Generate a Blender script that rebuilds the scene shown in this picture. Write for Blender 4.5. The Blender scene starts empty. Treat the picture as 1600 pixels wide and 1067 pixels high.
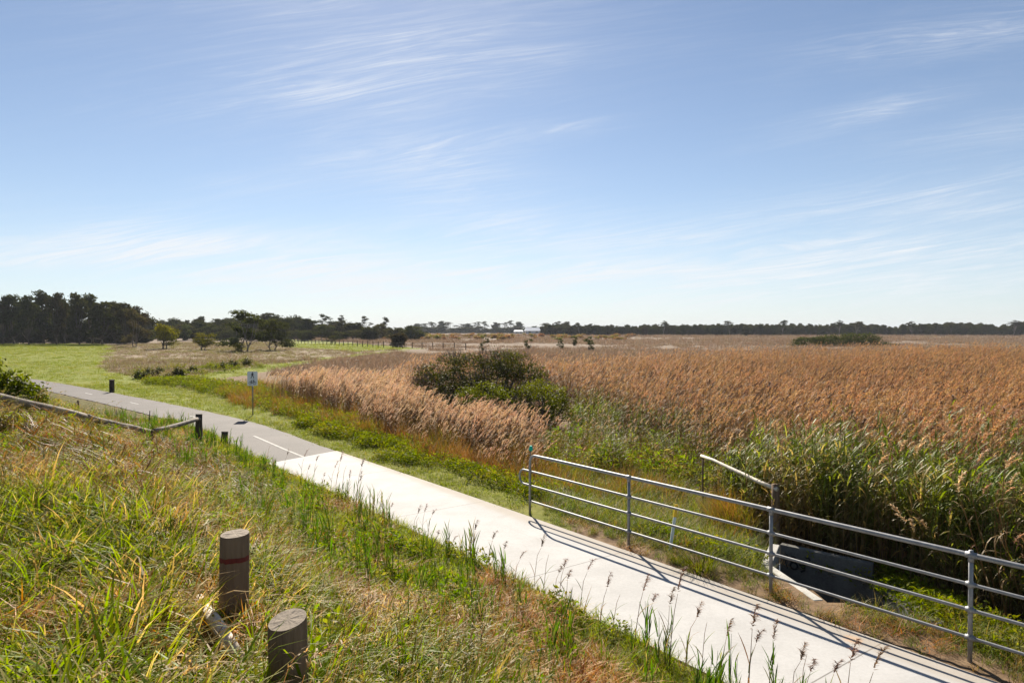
import bpy, bmesh, math, random
import numpy as np
from mathutils import Vector, Matrix

PI = math.pi
RNG = np.random.default_rng(11)
random.seed(5)
SC = bpy.context.scene
COL = SC.collection
H = 3.5            # eye height over the path, m
F = 1066.7         # focal length in photo pixels (24 mm lens on 36 mm)
HY = 515.0         # row of the horizon in the photo


def G(px, py, z=0.0):
    """ground point (height z) seen at a photo pixel: a survey of the place from the photo"""
    d = (H - z) * F / (py - HY)
    return ((px - 800.0) / F * d, d)


def AT(px, d):
    return ((px - 800.0) / F * d, d)


# ------------------------------------------------------------------ helpers
def link(o, parent=None):
    COL.objects.link(o)
    if parent is not None:
        o.parent = parent
    return o


def tag(o, label=None, cat=None, group=None, kind=None):
    if label: o['label'] = label
    if cat: o['category'] = cat
    if group: o['group'] = group
    if kind: o['kind'] = kind
    return o


def thing(name, label, cat, loc=(0, 0, 0), rz=0.0, group=None):
    o = bpy.data.objects.new(name, None)
    o.empty_display_size = 0.2
    o.location = loc
    o.rotation_euler = (0, 0, rz)
    link(o)
    return tag(o, label, cat, group)


def copy_tree(o, parent=None):
    c = o.copy()
    COL.objects.link(c)
    if parent is not None:
        c.parent = parent
    for ch in list(o.children):
        copy_tree(ch, c)
    return c


class MB:
    """collects vertices / faces, builds ONE mesh object"""
    def __init__(self):
        self.v = []; self.f = []; self.var = []; self.h = []; self.mi = []

    def add(self, verts, faces, var=0.5, h=None, mi=0):
        b = len(self.v)
        self.v.extend([tuple(p) for p in verts])
        self.f.extend([tuple(i + b for i in f) for f in faces])
        self.mi.extend([mi] * len(faces))
        self.var.extend([var] * len(verts))
        self.h.extend(h if h is not None else [0.5] * len(verts))

    def box(self, c, size, M=None, mi=0):
        x, y, z = (s / 2 for s in size)
        vs = [Vector((sx * x, sy * y, sz * z)) for sx in (-1, 1) for sy in (-1, 1) for sz in (-1, 1)]
        if M is not None:
            vs = [M @ v for v in vs]
        c = Vector(c)
        self.add([v + c for v in vs],
                 [(0, 1, 3, 2), (4, 6, 7, 5), (0, 4, 5, 1), (2, 3, 7, 6), (0, 2, 6, 4), (1, 5, 7, 3)], mi=mi)

    def tube(self, pts, radii, n=8, cap=True, var=0.5, mi=0, wob=0.0):
        pts = [Vector(p) for p in pts]
        if not hasattr(radii, '__len__'):
            radii = [radii] * len(pts)
        rings = []
        ref = None
        for i, p in enumerate(pts):
            a = pts[max(i - 1, 0)]; b = pts[min(i + 1, len(pts) - 1)]
            t = (b - a).normalized()
            if ref is None:
                ref = Vector((0, 0, 1)) if abs(t.z) < 0.9 else Vector((1, 0, 0))
            u = (ref - t * ref.dot(t)).normalized()
            w = t.cross(u)
            ref = u
            rings.append([p + (u * math.cos(2 * PI * k / n) + w * math.sin(2 * PI * k / n)) * radii[i] *
                          (1 + (wob * math.sin(3.7 * k + 1.3 * i) if wob else 0)) for k in range(n)])
        vs = [q for r in rings for q in r]
        fs = []
        m = len(pts)
        hh = []
        for i in range(m):
            hh += [i / max(m - 1, 1)] * n
        for i in range(m - 1):
            for k in range(n):
                fs.append((i * n + k, i * n + (k + 1) % n, (i + 1) * n + (k + 1) % n, (i + 1) * n + k))
        if cap:
            fs.append(tuple(range(n - 1, -1, -1)))
            fs.append(tuple((m - 1) * n + k for k in range(n)))
        self.add(vs, fs, var=var, h=hh, mi=mi)

    def blade(self, base, az, L, w, th0, bend, segs=3, var=0.5, twist=0.0, mi=0, h0=0.0, h1=1.0, taper=0.7, swell=False):
        """grass leaf: flat strip that starts th0 from vertical and bends over"""
        p = Vector(base)
        d = Vector((math.cos(az), math.sin(az), 0))
        sd = Vector((-math.sin(az + twist), math.cos(az + twist), 0))
        vs = []; hh = []; fs = []
        st = L / segs
        for i in range(segs + 1):
            t = i / segs
            if swell:
                ww = w * (math.sin(PI * min(1, 0.16 + t * 0.84)) ** 0.8)
            else:
                ww = w * (1 - t) ** taper
            if i == segs:
                vs.append(p.copy()); hh.append(h0 + (h1 - h0) * t)
            else:
                vs += [p - sd * ww / 2, p + sd * ww / 2]; hh += [h0 + (h1 - h0) * t] * 2
            th = th0 + bend * (t + 0.5 / segs)
            p = p + (d * math.sin(th) + Vector((0, 0, 1)) * math.cos(th)) * st
        for i in range(segs - 1):
            fs.append((2 * i, 2 * i + 1, 2 * i + 3, 2 * i + 2))
        fs.append((2 * segs - 2, 2 * segs - 1, 2 * segs))
        self.add(vs, fs, var=var, h=hh, mi=mi)

    def leaf(self, p, size, asp=0.5, n=None, var=0.5, h=0.5, mi=0):
        """diamond leaf with a random or given facing"""
        if n is None:
            n = Vector(np.random.default_rng(len(self.v) * 7 + 3).normal(size=3)).normalized()
        a = n.orthogonal().normalized()
        ang = random.random() * 2 * PI
        b = n.cross(a)
        a, b = a * math.cos(ang) + b * math.sin(ang), b * math.cos(ang) - a * math.sin(ang)
        p = Vector(p)
        self.add([p - a * size, p - b * size * asp + n * size * .12, p + a * size, p + b * size * asp + n * size * .12],
                 [(0, 1, 2, 3)], var=var, h=[h] * 4, mi=mi)

    def mesh(self, name, mats, smooth=False):
        me = bpy.data.meshes.new(name)
        me.from_pydata(self.v, [], self.f)
        for m in (mats if isinstance(mats, (list, tuple)) else [mats]):
            me.materials.append(m)
        if any(self.mi):
            me.polygons.foreach_set('material_index', self.mi)
        a = me.attributes.new('var', 'FLOAT', 'POINT'); a.data.foreach_set('value', self.var)
        a = me.attributes.new('h', 'FLOAT', 'POINT'); a.data.foreach_set('value', self.h)
        if smooth:
            me.polygons.foreach_set('use_smooth', [True] * len(self.f))
        me.update()
        return me

    def build(self, name, mats, parent=None, smooth=False, bevel=0.0, loc=None):
        o = bpy.data.objects.new(name, self.mesh(name, mats, smooth))
        if loc is not None:
            o.location = loc
        link(o, parent)
        if bevel:
            b = o.modifiers.new('edge', 'BEVEL'); b.width = bevel; b.segments = 2; b.limit_method = 'ANGLE'
        return o


# ------------------------------------------------------------------ materials
def new_mat(name):
    m = bpy.data.materials.new(name)
    m.use_nodes = True
    nt = m.node_tree
    nt.nodes.clear()
    out = nt.nodes.new('ShaderNodeOutputMaterial')
    return m, nt, out


class N:
    """tiny node-writing helper"""
    def __init__(self, nt):
        self.nt = nt

    def n(self, typ, **kw):
        x = self.nt.nodes.new(typ)
        for k, v in kw.items():
            setattr(x, k, v)
        return x

    def put(self, sock, val):
        if isinstance(val, bpy.types.NodeSocket):
            self.nt.links.new(val, sock)
        elif isinstance(val, (tuple, list)) and len(val) == 3 and sock.type == 'RGBA':
            sock.default_value = (*val, 1)
        else:
            sock.default_value = val

    def math(self, op, a, b=0.0, c=None, clamp=False):
        x = self.n('ShaderNodeMath', operation=op, use_clamp=clamp)
        self.put(x.inputs[0], a); self.put(x.inputs[1], b)
        if c is not None: self.put(x.inputs[2], c)
        return x.outputs[0]

    def noise(self, vec, scale, detail=4, rough=0.55, dist=0.0, out=0):
        x = self.n('ShaderNodeTexNoise')
        if vec is not None: self.put(x.inputs['Vector'], vec)
        self.put(x.inputs['Scale'], scale); self.put(x.inputs['Detail'], detail)
        self.put(x.inputs['Roughness'], rough); self.put(x.inputs['Distortion'], dist)
        return x.outputs[out]

    def ramp(self, fac, a, b):
        """smooth 0..1 from a to b"""
        x = self.n('ShaderNodeMapRange', interpolation_type='SMOOTHSTEP')
        self.put(x.inputs[0], fac); x.inputs[1].default_value = a; x.inputs[2].default_value = b
        return x.outputs[0]

    def mix(self, fac, a, b, blend='MIX'):
        x = self.n('ShaderNodeMix', data_type='RGBA', blend_type=blend)
        self.put(x.inputs[0], fac); self.put(x.inputs[6], a); self.put(x.inputs[7], b)
        return x.outputs[2]

    def attr(self, name):
        return self.n('ShaderNodeAttribute', attribute_name=name).outputs['Fac']

    def pos(self):
        return self.n('ShaderNodeNewGeometry').outputs['Position']

    def objco(self):
        return self.n('ShaderNodeTexCoord').outputs['Object']

    def scale(self, vec, s):
        x = self.n('ShaderNodeMapping')
        self.put(x.inputs[0], vec); x.inputs['Scale'].default_value = s
        return x.outputs[0]

    def principled(self, col, rough=0.7, metal=0.0, spec=0.3, bump=None, bstr=0.4, bdist=0.02):
        x = self.n('ShaderNodeBsdfPrincipled')
        self.put(x.inputs['Base Color'], col); self.put(x.inputs['Roughness'], rough)
        self.put(x.inputs['Metallic'], metal); self.put(x.inputs['Specular IOR Level'], spec)
        if bump is not None:
            b = self.n('ShaderNodeBump')
            b.inputs['Strength'].default_value = bstr; b.inputs['Distance'].default_value = bdist
            self.put(b.inputs['Height'], bump)
            self.nt.links.new(b.outputs[0], x.inputs['Normal'])
        return x.outputs[0]


def veg_mat(name, green, dry, amount=0.4, scale=0.5, trans=0.45, rough=0.55, spec=0.25, soft=0.25, bright=0.35, hmix=None, tcol=1.25):
    """green / dry = (foot colour, tip colour). `amount` = share that is dry; patches follow the place, not the view."""
    m, nt, out = new_mat(name)
    k = N(nt)
    h = k.attr('h'); var = k.attr('var')
    rnd = k.n('ShaderNodeObjectInfo').outputs['Random']
    pos = k.pos()
    nz = k.noise(k.scale(pos, (1, 1, 0.3)), scale, 3, 0.6)
    d = k.math('ADD', k.math('MULTIPLY', nz, 0.9), k.math('MULTIPLY', rnd, 0.42))
    d = k.math('ADD', d, k.math('MULTIPLY', var, 0.32))
    if hmix: d = k.math('ADD', d, k.math('MULTIPLY', k.math('SUBTRACT', h, 0.5), hmix))
    c0 = 0.85 + (0.5 - amount) * 0.62
    dfac = k.ramp(d, c0 - soft * 0.5, c0 + soft * 0.5)
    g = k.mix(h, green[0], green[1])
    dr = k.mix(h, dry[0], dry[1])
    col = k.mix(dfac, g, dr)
    # each leaf a little lighter or darker, yellower or bluer than the next
    vv = k.math('MULTIPLY_ADD', k.math('FRACT', k.math('ADD', k.math('MULTIPLY', var, 7.31), k.math('MULTIPLY', rnd, 3.7))), bright * 2, 1 - bright)
    hs = k.n('ShaderNodeHueSaturation')
    k.put(hs.inputs['Value'], vv)
    k.put(hs.inputs['Hue'], k.math('MULTIPLY_ADD', k.math('FRACT', k.math('MULTIPLY', rnd, 9.1)), 0.03, 0.485))
    k.put(hs.inputs['Color'], col); hs.inputs['Saturation'].default_value = 1.07
    col = hs.outputs[0]
    p = k.principled(col, rough, 0, spec)
    tr = k.n('ShaderNodeBsdfTranslucent')
    tc = k.n('ShaderNodeHueSaturation'); tc.inputs['Saturation'].default_value = 1.12; tc.inputs['Value'].default_value = tcol
    k.put(tc.inputs['Color'], col)
    nt.links.new(tc.outputs[0], tr.inputs['Color'])
    mx = k.n('ShaderNodeMixShader'); mx.inputs[0].default_value = trans
    nt.links.new(p, mx.inputs[1]); nt.links.new(tr.outputs[0], mx.inputs[2])
    nt.links.new(mx.outputs[0], out.inputs[0])
    return m


def surf_mat(name, c1, c2, scale=4, rough=0.8, bump=0.3, stretch=(1, 1, 1), metal=0.0, spec=0.3, fine=40, bdist=0.01, c3=None):
    m, nt, out = new_mat(name)
    k = N(nt)
    v = k.scale(k.objco(), stretch)
    n1 = k.noise(v, scale, 5, 0.6)
    n2 = k.noise(v, fine, 4, 0.6)
    f = k.math('ADD', k.math('MULTIPLY', n1, 0.65), k.math('MULTIPLY', n2, 0.35))
    col = k.mix(k.ramp(f, 0.33, 0.67), c1, c2)
    if c3 is not None:
        col = k.mix(k.ramp(k.noise(v, scale * 0.6, 5, 0.65, 1.0), 0.56, 0.7), col, c3)
    sh = k.principled(col, rough, metal, spec, n2, bump, bdist)
    nt.links.new(sh, out.inputs[0])
    return m


M = {}
M['concrete'] = None
M['galv'] = surf_mat('galvanised_steel', (0.2, 0.203, 0.21), (0.3, 0.303, 0.31), 9, 0.55, 0.08, metal=0.5, fine=60)
M['timber'] = surf_mat('weathered_timber', (0.115, 0.072, 0.042), (0.22, 0.15, 0.095), 6, 0.85, 0.7, (1, 1, 0.07), fine=55, bdist=0.006, c3=(0.045, 0.03, 0.022))
M['timber_end'] = None
M['rail_wood'] = surf_mat('silvered_timber', (0.11, 0.09, 0.072), (0.28, 0.24, 0.2), 5, 0.85, 0.6, (1, 1, 1), fine=50, bdist=0.006)
M['dark_wood'] = surf_mat('dark_timber', (0.03, 0.022, 0.016), (0.085, 0.065, 0.05), 5, 0.85, 0.6, fine=50, bdist=0.006)
M['bleached'] = surf_mat('bleached_wood', (0.5, 0.44, 0.36), (0.72, 0.66, 0.57), 7, 0.8, 0.5, fine=45, bdist=0.005)
M['pit_concrete'] = surf_mat('sunlit_old_concrete', (0.34, 0.33, 0.3), (0.5, 0.48, 0.45), 3, 0.9, 0.4, fine=50, c3=(0.24, 0.22, 0.19))  # wing walls: sunlight on their tops put into a paler colour
M['white_sign'] = surf_mat('sign_white', (0.76, 0.77, 0.78), (0.82, 0.83, 0.83), 5, 0.45, 0.02)
M['black_paint'] = surf_mat('black_paint', (0.012, 0.012, 0.014), (0.022, 0.022, 0.024), 8, 0.5, 0.05)
M['red_paint'] = surf_mat('red_paint', (0.1, 0.014, 0.011), (0.17, 0.024, 0.018), 8, 0.7, 0.2)
M['yellow_paint'] = surf_mat('yellow_paint', (0.75, 0.48, 0.03), (0.85, 0.58, 0.05), 8, 0.5, 0.05)
M['pale_blue'] = surf_mat('pale_plastic', (0.55, 0.68, 0.74), (0.7, 0.78, 0.8), 8, 0.5, 0.05)
M['teal'] = surf_mat('teal_plastic', (0.01, 0.55, 0.36), (0.02, 0.65, 0.44), 8, 0.45, 0.05)
M['roof_white'] = surf_mat('pale_roof_sheet', (0.7, 0.72, 0.74), (0.8, 0.81, 0.82), 2, 0.4, 0.05)
M['house_wall'] = surf_mat('house_render', (0.45, 0.44, 0.42), (0.55, 0.53, 0.5), 2, 0.8, 0.1)
M['line_paint'] = surf_mat('road_paint', (0.22, 0.21, 0.2), (0.42, 0.41, 0.39), 9, 0.8, 0.2, fine=50)
M['bark'] = surf_mat('bark', (0.035, 0.027, 0.02), (0.1, 0.08, 0.06), 3, 0.9, 0.6, (1, 1, 0.2), fine=20)
M['bark_pale'] = surf_mat('pale_bark', (0.09, 0.075, 0.06), (0.2, 0.17, 0.14), 3, 0.9, 0.6, (1, 1, 0.2), fine=20)


def end_grain():
    m, nt, out = new_mat('timber_end_grain')
    k = N(nt)
    co = k.objco()
    w = k.n('ShaderNodeTexWave', wave_type='RINGS', rings_direction='Z')
    k.put(w.inputs['Vector'], co); w.inputs['Scale'].default_value = 22; w.inputs['Distortion'].default_value = 3
    w.inputs['Detail'].default_value = 3
    n1 = k.noise(co, 16, 5, 0.65)
    col = k.mix(k.math('MULTIPLY', w.outputs['Fac'], 0.35), (0.27, 0.225, 0.175), (0.17, 0.13, 0.1))
    col = k.mix(k.ramp(n1, 0.58, 0.72), col, (0.05, 0.037, 0.03))
    sh = k.principled(col, 0.85, 0, 0.2, n1, 0.7, 0.01)
    nt.links.new(sh, out.inputs[0])
    return m


M['timber_end'] = end_grain()

# ------------------------------------------------------------------ survey: path line, heights
RPTS = [(20.75, -14.85), (11.78, -2.77), (4.62, 6.90), (-0.16, 13.28), (-5.04, 19.55), (-10.6, 26.6), (-20.6, 36.3), (-32.8, 47.3), (-52, 63), (-80, 84)]


def catmull(pts, n=10):
    P = [np.array(p, float) for p in pts]
    P = [2 * P[0] - P[1]] + P + [2 * P[-1] - P[-2]]
    out = []
    for i in range(1, len(P) - 2):
        for j in range(n):
            t = j / n
            a, b, c, d = P[i - 1], P[i], P[i + 1], P[i + 2]
            out.append(0.5 * (2 * b + (c - a) * t + (2 * a - 5 * b + 4 * c - d) * t * t + (3 * b - a - 3 * c + d) * t ** 3))
    out.append(P[-2])
    return np.array(out)


RC = catmull(RPTS, 8)          # right (far) edge of the path
PW = 2.16                      # path width


def sdist(X, Y):
    """signed distance to the right edge: >0 on the camera side (path is 0..PW), <0 on the marsh side"""
    X = np.asarray(X, float).ravel(); Y = np.asarray(Y, float).ravel()
    best = np.full(X.shape, 1e9); sg = np.ones(X.shape)
    for i in range(len(RC) - 1):
        a, b = RC[i], RC[i + 1]
        d = b - a; L2 = d @ d
        t = np.clip(((X - a[0]) * d[0] + (Y - a[1]) * d[1]) / L2, 0, 1)
        qx = X - (a[0] + t * d[0]); qy = Y - (a[1] + t * d[1])
        dd = np.hypot(qx, qy)
        cr = d[0] * qy - d[1] * qx
        m = dd < best
        best[m] = dd[m]; sg[m] = np.sign(cr[m])
    return best * sg


_sg = sdist([0.0], [0.0])[0]
SGN = 1.0 if _sg > 0 else -1.0


def SD(X, Y):
    return SGN * sdist(X, Y)


def sm(x, a, b):
    t = np.clip((x - a) / (b - a), 0, 1)
    return t * t * (3 - 2 * t)


def fbm(X, Y, s, seed=0):
    """cheap value noise, 3 octaves, 0..1"""
    r = 0; amp = 0.5; tot = 0
    for o in range(3):
        x = X / s * 2 ** o + 31.7 * o + seed * 7.13; y = Y / s * 2 ** o - 17.1 * o + seed * 3.7
        ix = np.floor(x).astype(np.int64); iy = np.floor(y).astype(np.int64)
        fx = x - ix; fy = y - iy
        fx = fx * fx * (3 - 2 * fx); fy = fy * fy * (3 - 2 * fy)
        def hsh(i, j):
            q = (i * 374761393 + j * 668265263 + seed * 974711) & 0x7fffffff
            q = ((q ^ (q >> 13)) * 1274126177) & 0x7fffffff
            return ((q ^ (q >> 16)) & 0xffff) / 65535.0
        v = (hsh(ix, iy) * (1 - fx) + hsh(ix + 1, iy) * fx) * (1 - fy) + (hsh(ix, iy + 1) * (1 - fx) + hsh(ix + 1, iy + 1) * fx) * fy
        r = r + amp * v; tot += amp; amp *= 0.5
    return r / tot


def ground_z(X, Y, sd=None):
    X = np.asarray(X, float); Y = np.asarray(Y, float)
    if sd is None:
        sd = SD(X, Y).reshape(X.shape)
    sL = sd - PW
    bank = np.interp(sL, [0, 0.5, 1.5, 2.7, 4.5, 5.7, 8, 12], [0.0, 0.06, 0.28, 0.64, 1.6, 1.8, 1.92, 1.97])
    fade = 1 - sm(Y, 17, 27)
    z = bank * fade
    z = z + np.where(sL > 0.4, (fbm(X, Y, 1.3, 3) - 0.5) * 0.16 * np.clip(sL - 0.4, 0, 1) * (Y < 40), 0)
    right = np.clip(-sd, 0, None)
    z = z - 0.3 * sm(right, 0.7, 2.6) * sm(X, -4, 1.5) * (1 - sm(Y, 30, 60))
    z = z + np.where(right > 0.5, (fbm(X, Y, 2.2, 5) - 0.5) * 0.12, 0)
    z = z + np.where(sL > 0, 0.014, 0)
    z = np.where((sd > -0.12) & (sd < PW - 0.02), -0.02, z)
    return z


def inpoly(X, Y, poly):
    X = np.asarray(X); Y = np.asarray(Y)
    c = np.zeros(X.shape, bool)
    n = len(poly)
    for i in range(n):
        x1, y1 = poly[i]; x2, y2 = poly[(i + 1) % n]
        cond = ((y1 > Y) != (y2 > Y))
        with np.errstate(divide='ignore', invalid='ignore'):
            xi = (x2 - x1) * (Y - y1) / (y2 - y1 + 1e-12) + x1
        c ^= cond & (X < xi)
    return c


# lawn outlines on the ground (surveyed from the photo)
LAWN_A = [G(-260, 536), G(165, 537), G(182, 541), (G(160, 562)), G(168, 580), G(240, 594), G(330, 582), G(420, 570), G(500, 560), G(560, 553), G(640, 546),
          G(600, 553), G(520, 563), G(440, 577), G(380, 587), G(320, 594), G(262, 600), G(255, 612), G(300, 625), G(380, 643), G(450, 672), G(525, 706), G(370, 690), G(150, 655), G(-400, 600)]
LAWN_B = [G(440, 530), G(520, 533), G(600, 540), G(660, 545), G(560, 549), G(455, 543)]
MEADOW = [G(165, 540), G(160, 562), G(170, 580), G(240, 592), G(330, 582), G(420, 570), G(560, 553), G(640, 545), G(560, 549), G(455, 543), G(440, 534), G(300, 534)]
PIT = [(4.30, 10.9), (5.35, 10.07), (5.05, 8.05), (4.02, 8.75), (3.86, 10.1)]


def lawn_mask(X, Y):
    jx = X + (fbm(X, Y, 3.0, 8) - 0.5) * 2.2 * np.clip(Y / 60, 0.3, 2); jy = Y + (fbm(X, Y, 3.0, 9) - 0.5) * 2.2 * np.clip(Y / 40, 0.3, 4)
    return inpoly(jx, jy, LAWN_A) | inpoly(jx, jy, LAWN_B)


# ------------------------------------------------------------------ ground sheet
def build_ground():
    ys = np.concatenate([np.arange(-14, 0, 0.6), np.arange(0, 14, 0.14), np.geomspace(14, 60, 110), np.geomspace(61, 4200, 90)])
    nx = 301
    u = np.linspace(-1, 1, nx)
    uu = np.sign(u) * (0.75 * np.abs(u) + 0.25 * np.abs(u) ** 3)
    half = np.where(ys < 14, 22 + 0 * ys, 22 + (ys - 14) * 1.35)
    X = uu[None, :] * half[:, None]; Y = np.repeat(ys[:, None], nx, 1)
    sd = SD(X, Y).reshape(X.shape)
    Z = ground_z(X, Y, sd)
    # the flat dips a hair with distance so that nothing far pokes above the horizon
    lawn = lawn_mask(X, Y).astype(float) * (sd < 0)
    lawn = np.maximum(lawn, ((sd < 0) & (sd > -(1.3 + np.clip((Y - 21) * 0.2, 0, 3))) & (X < 1) & (Y < 48)).astype(float) * 0.8)
    mead = inpoly(X, Y, MEADOW).astype(float)
    bank = ((sd > PW)).astype(float)
    nv = X.size
    ny = len(ys)
    idx = np.arange(nv).reshape(ny, nx)
    q = np.stack([idx[:-1, :-1], idx[:-1, 1:], idx[1:, 1:], idx[1:, :-1]], -1).reshape(-1, 4)
    cx = X.ravel()[q].mean(1); cy = Y.ravel()[q].mean(1)
    q = q[~inpoly(cx, cy, PIT)]
    me = bpy.data.meshes.new('ground')
    me.vertices.add(nv); me.vertices.foreach_set('co', np.stack([X, Y, Z], -1).astype(np.float32).ravel())
    me.loops.add(q.size); me.loops.foreach_set('vertex_index', q.astype(np.int32).ravel())
    me.polygons.add(len(q)); me.polygons.foreach_set('loop_start', (np.arange(len(q)) * 4).astype(np.int32))
    me.polygons.foreach_set('use_smooth', np.ones(len(q), bool))
    for nm, arr in (('lawn', lawn), ('meadow', mead), ('bank', bank)):
        a = me.attributes.new(nm, 'FLOAT', 'POINT'); a.data.foreach_set('value', arr.astype(np.float32).ravel())
    me.update(calc_edges=True)
    m, nt, out = new_mat('ground_soil')
    k = N(nt)
    pos = k.pos()
    n1 = k.noise(pos, 0.35, 5, 0.6); n2 = k.noise(pos, 5, 5, 0.65); n3 = k.noise(pos, 0.03, 4, 0.6); n4 = k.noise(k.scale(pos, (0.012, 0.05, 1)), 1, 5, 0.6)
    marsh = k.mix(k.ramp(n2, 0.35, 0.7), (0.13, 0.085, 0.05), (0.24, 0.165, 0.1))
    sep = k.n('ShaderNodeSeparateXYZ'); k.put(sep.inputs[0], pos)
    far = k.ramp(sep.outputs[1], 70, 130)
    farcol = k.mix(k.ramp(n4, 0.36, 0.66), (0.15, 0.105, 0.072), (0.225, 0.175, 0.13))
    farcol = k.mix(k.ramp(n3, 0.55, 0.75), farcol, (0.1, 0.105, 0.045))
    marsh = k.mix(far, marsh, farcol)
    lawn_c = k.mix(k.ramp(n2, 0.3, 0.75), (0.125, 0.15, 0.014), (0.185, 0.2, 0.024))
    lawn_c = k.mix(k.ramp(n1, 0.45, 0.75), lawn_c, (0.2, 0.19, 0.04))
    md = k.mix(k.ramp(n2, 0.3, 0.7), (0.16, 0.12, 0.075), (0.28, 0.22, 0.15))
    bk = k.mix(k.ramp(n2, 0.35, 0.65), (0.06, 0.055, 0.014), (0.14, 0.12, 0.035))
    c = k.mix(k.attr('meadow'), marsh, md)
    c = k.mix(k.attr('bank'), c, bk)
    c = k.mix(k.attr('lawn'), c, lawn_c)
    sh = k.principled(c, 0.95, 0, 0.1, n2, 0.6, 0.05)
    nt.links.new(sh, out.inputs[0])
    me.materials.append(m)
    o = bpy.data.objects.new('ground', me)
    link(o); tag(o, kind='structure', label='grassy ground from the bank down to the flat marsh', cat='ground')
    return o


build_ground()


def gz(x, y):
    return float(ground_z(np.array([x]), np.array([y]))[0])


# ------------------------------------------------------------------ path
def arc_table(line):
    seg = np.hypot(*np.diff(line, axis=0).T)
    return np.concatenate([[0], np.cumsum(seg)])


ARC = arc_table(RC)


def on_path(s, off):
    """point at arc length s from the joint (towards camera negative), off metres left of the right edge"""
    s0 = SJ + s
    i = int(np.clip(np.searchsorted(ARC, s0) - 1, 0, len(RC) - 2))
    t = (s0 - ARC[i]) / (ARC[i + 1] - ARC[i])
    p = RC[i] + (RC[i + 1] - RC[i]) * t
    # smoothed tangent
    a = RC[max(i - 1, 0)]; b = RC[min(i + 2, len(RC) - 1)]
    d = (b - a) / np.hypot(*(b - a))
    n = np.array([-d[1], d[0]])
    if SD([p[0] + n[0]], [p[1] + n[1]])[0] < 0: n = -n
    return p + n * off


# joint between asphalt and concrete sits at (-5.04, 19.55)
SJ = ARC[int(np.argmin(np.hypot(RC[:, 0] + 5.04, RC[:, 1] - 19.55)))]


def ribbon(name, s0, s1, o0, o1, z0, z1, mat, step=0.5, label=None, cat=None, sk0=0.0, sk1=0.0, kind='structure', jit=0.0):
    n = max(2, int(abs(s1 - s0) / step) + 1)
    mb = MB()
    vs = []
    for j in range(n):
        s = s0 + (s1 - s0) * j / (n - 1)
        e = (random.uniform(-jit, jit), random.uniform(-jit, jit))
        t = j / (n - 1)
        a = on_path(s + 0.0, o0 + e[0]); b = on_path(s + sk0 * (1 - t) + sk1 * t, o1 + e[1])
        vs += [(a[0], a[1], z1), (b[0], b[1], z1), (a[0], a[1], z0), (b[0], b[1], z0)]
    fs = []
    for j in range(n - 1):
        b = 4 * j
        fs += [(b, b + 1, b + 5, b + 4), (b + 2, b + 6, b + 7, b + 3), (b, b + 4, b + 6, b + 2), (b + 1, b + 3, b + 7, b + 5)]
    fs += [(0, 2, 3, 1), (4 * n - 4, 4 * n - 3, 4 * n - 1, 4 * n - 2)]
    mb.add(vs, fs)
    o = mb.build(name, mat)
    tag(o, label, cat, kind=kind)
    return o


def concrete_mat():
    m, nt, out = new_mat('path_concrete')
    k = N(nt)
    pos = k.pos()
    n1 = k.noise(pos, 1.1, 5, 0.6); n2 = k.noise(pos, 26, 5, 0.7)
    f = k.math('ADD', k.math('MULTIPLY', n1, 0.6), k.math('MULTIPLY', n2, 0.4))
    col = k.mix(k.ramp(f, 0.35, 0.65), (0.37, 0.363, 0.356), (0.45, 0.442, 0.434))
    # tool cut across the slab every 3.9 m, measured along the path
    sep = k.n('ShaderNodeSeparateXYZ'); k.put(sep.inputs[0], pos)
    al = k.math('ADD', k.math('MULTIPLY', sep.outputs[0], 0.596), k.math('MULTIPLY', sep.outputs[1], -0.803))
    a0 = 1.65 * 0.596 - 10.55 * 0.803
    w = k.math('ABSOLUTE', k.math('SUBTRACT', k.math('FRACT', k.math('ADD', k.math('DIVIDE', k.math('SUBTRACT', al, a0), 3.9), 100.5)), 0.5))
    cut = k.math('LESS_THAN', w, 0.0022)
    col = k.mix(cut, col, (0.2, 0.19, 0.18))
    # trodden mottling and faint drip stains
    st = k.noise(k.scale(pos, (1.3, 1.3, 1)), 0.7, 6, 0.7, 1.2)
    col = k.mix(k.math('MULTIPLY', k.ramp(st, 0.5, 0.72), 0.28), col, (0.27, 0.25, 0.225))
    st2 = k.noise(pos, 7.0, 5, 0.7, 0.5)
    col = k.mix(k.math('MULTIPLY', k.ramp(st2, 0.63, 0.72), 0.3), col, (0.24, 0.215, 0.19))
    # faint orange spray marks
    def spot(x, y, r):
        dx = k.math('SUBTRACT', sep.outputs[0], x); dy = k.math('SUBTRACT', sep.outputs[1], y)
        d = k.math('SQRT', k.math('ADD', k.math('MULTIPLY', dx, dx), k.math('MULTIPLY', dy, dy)))
        d = k.math('ADD', d, k.math('MULTIPLY', k.math('SUBTRACT', k.noise(pos, 14, 4, 0.7), 0.5), r * 1.6))
        return k.ramp(d, r, r * 0.45)
    col = k.mix(k.math('MULTIPLY', spot(3.82, 7.6, 0.13), 0.45), col, (0.75, 0.36, 0.12))
    # washed-down soil along the railing edge
    e = k.math('ADD', k.math('MULTIPLY', k.math('SUBTRACT', sep.outputs[0], 4.44), 0.803), k.math('MULTIPLY', k.math('SUBTRACT', sep.outputs[1], 6.77), 0.596))
    e = k.math('ADD', e, k.math('MULTIPLY', n2, 0.25))
    col = k.mix(k.math('MULTIPLY', k.ramp(e, -0.12, 0.16), 0.5), col, (0.3, 0.24, 0.17))
    sh = k.principled(col, 0.85, 0, 0.25, n2, 0.25, 0.01)
    nt.links.new(sh, out.inputs[0])
    return m


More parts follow.
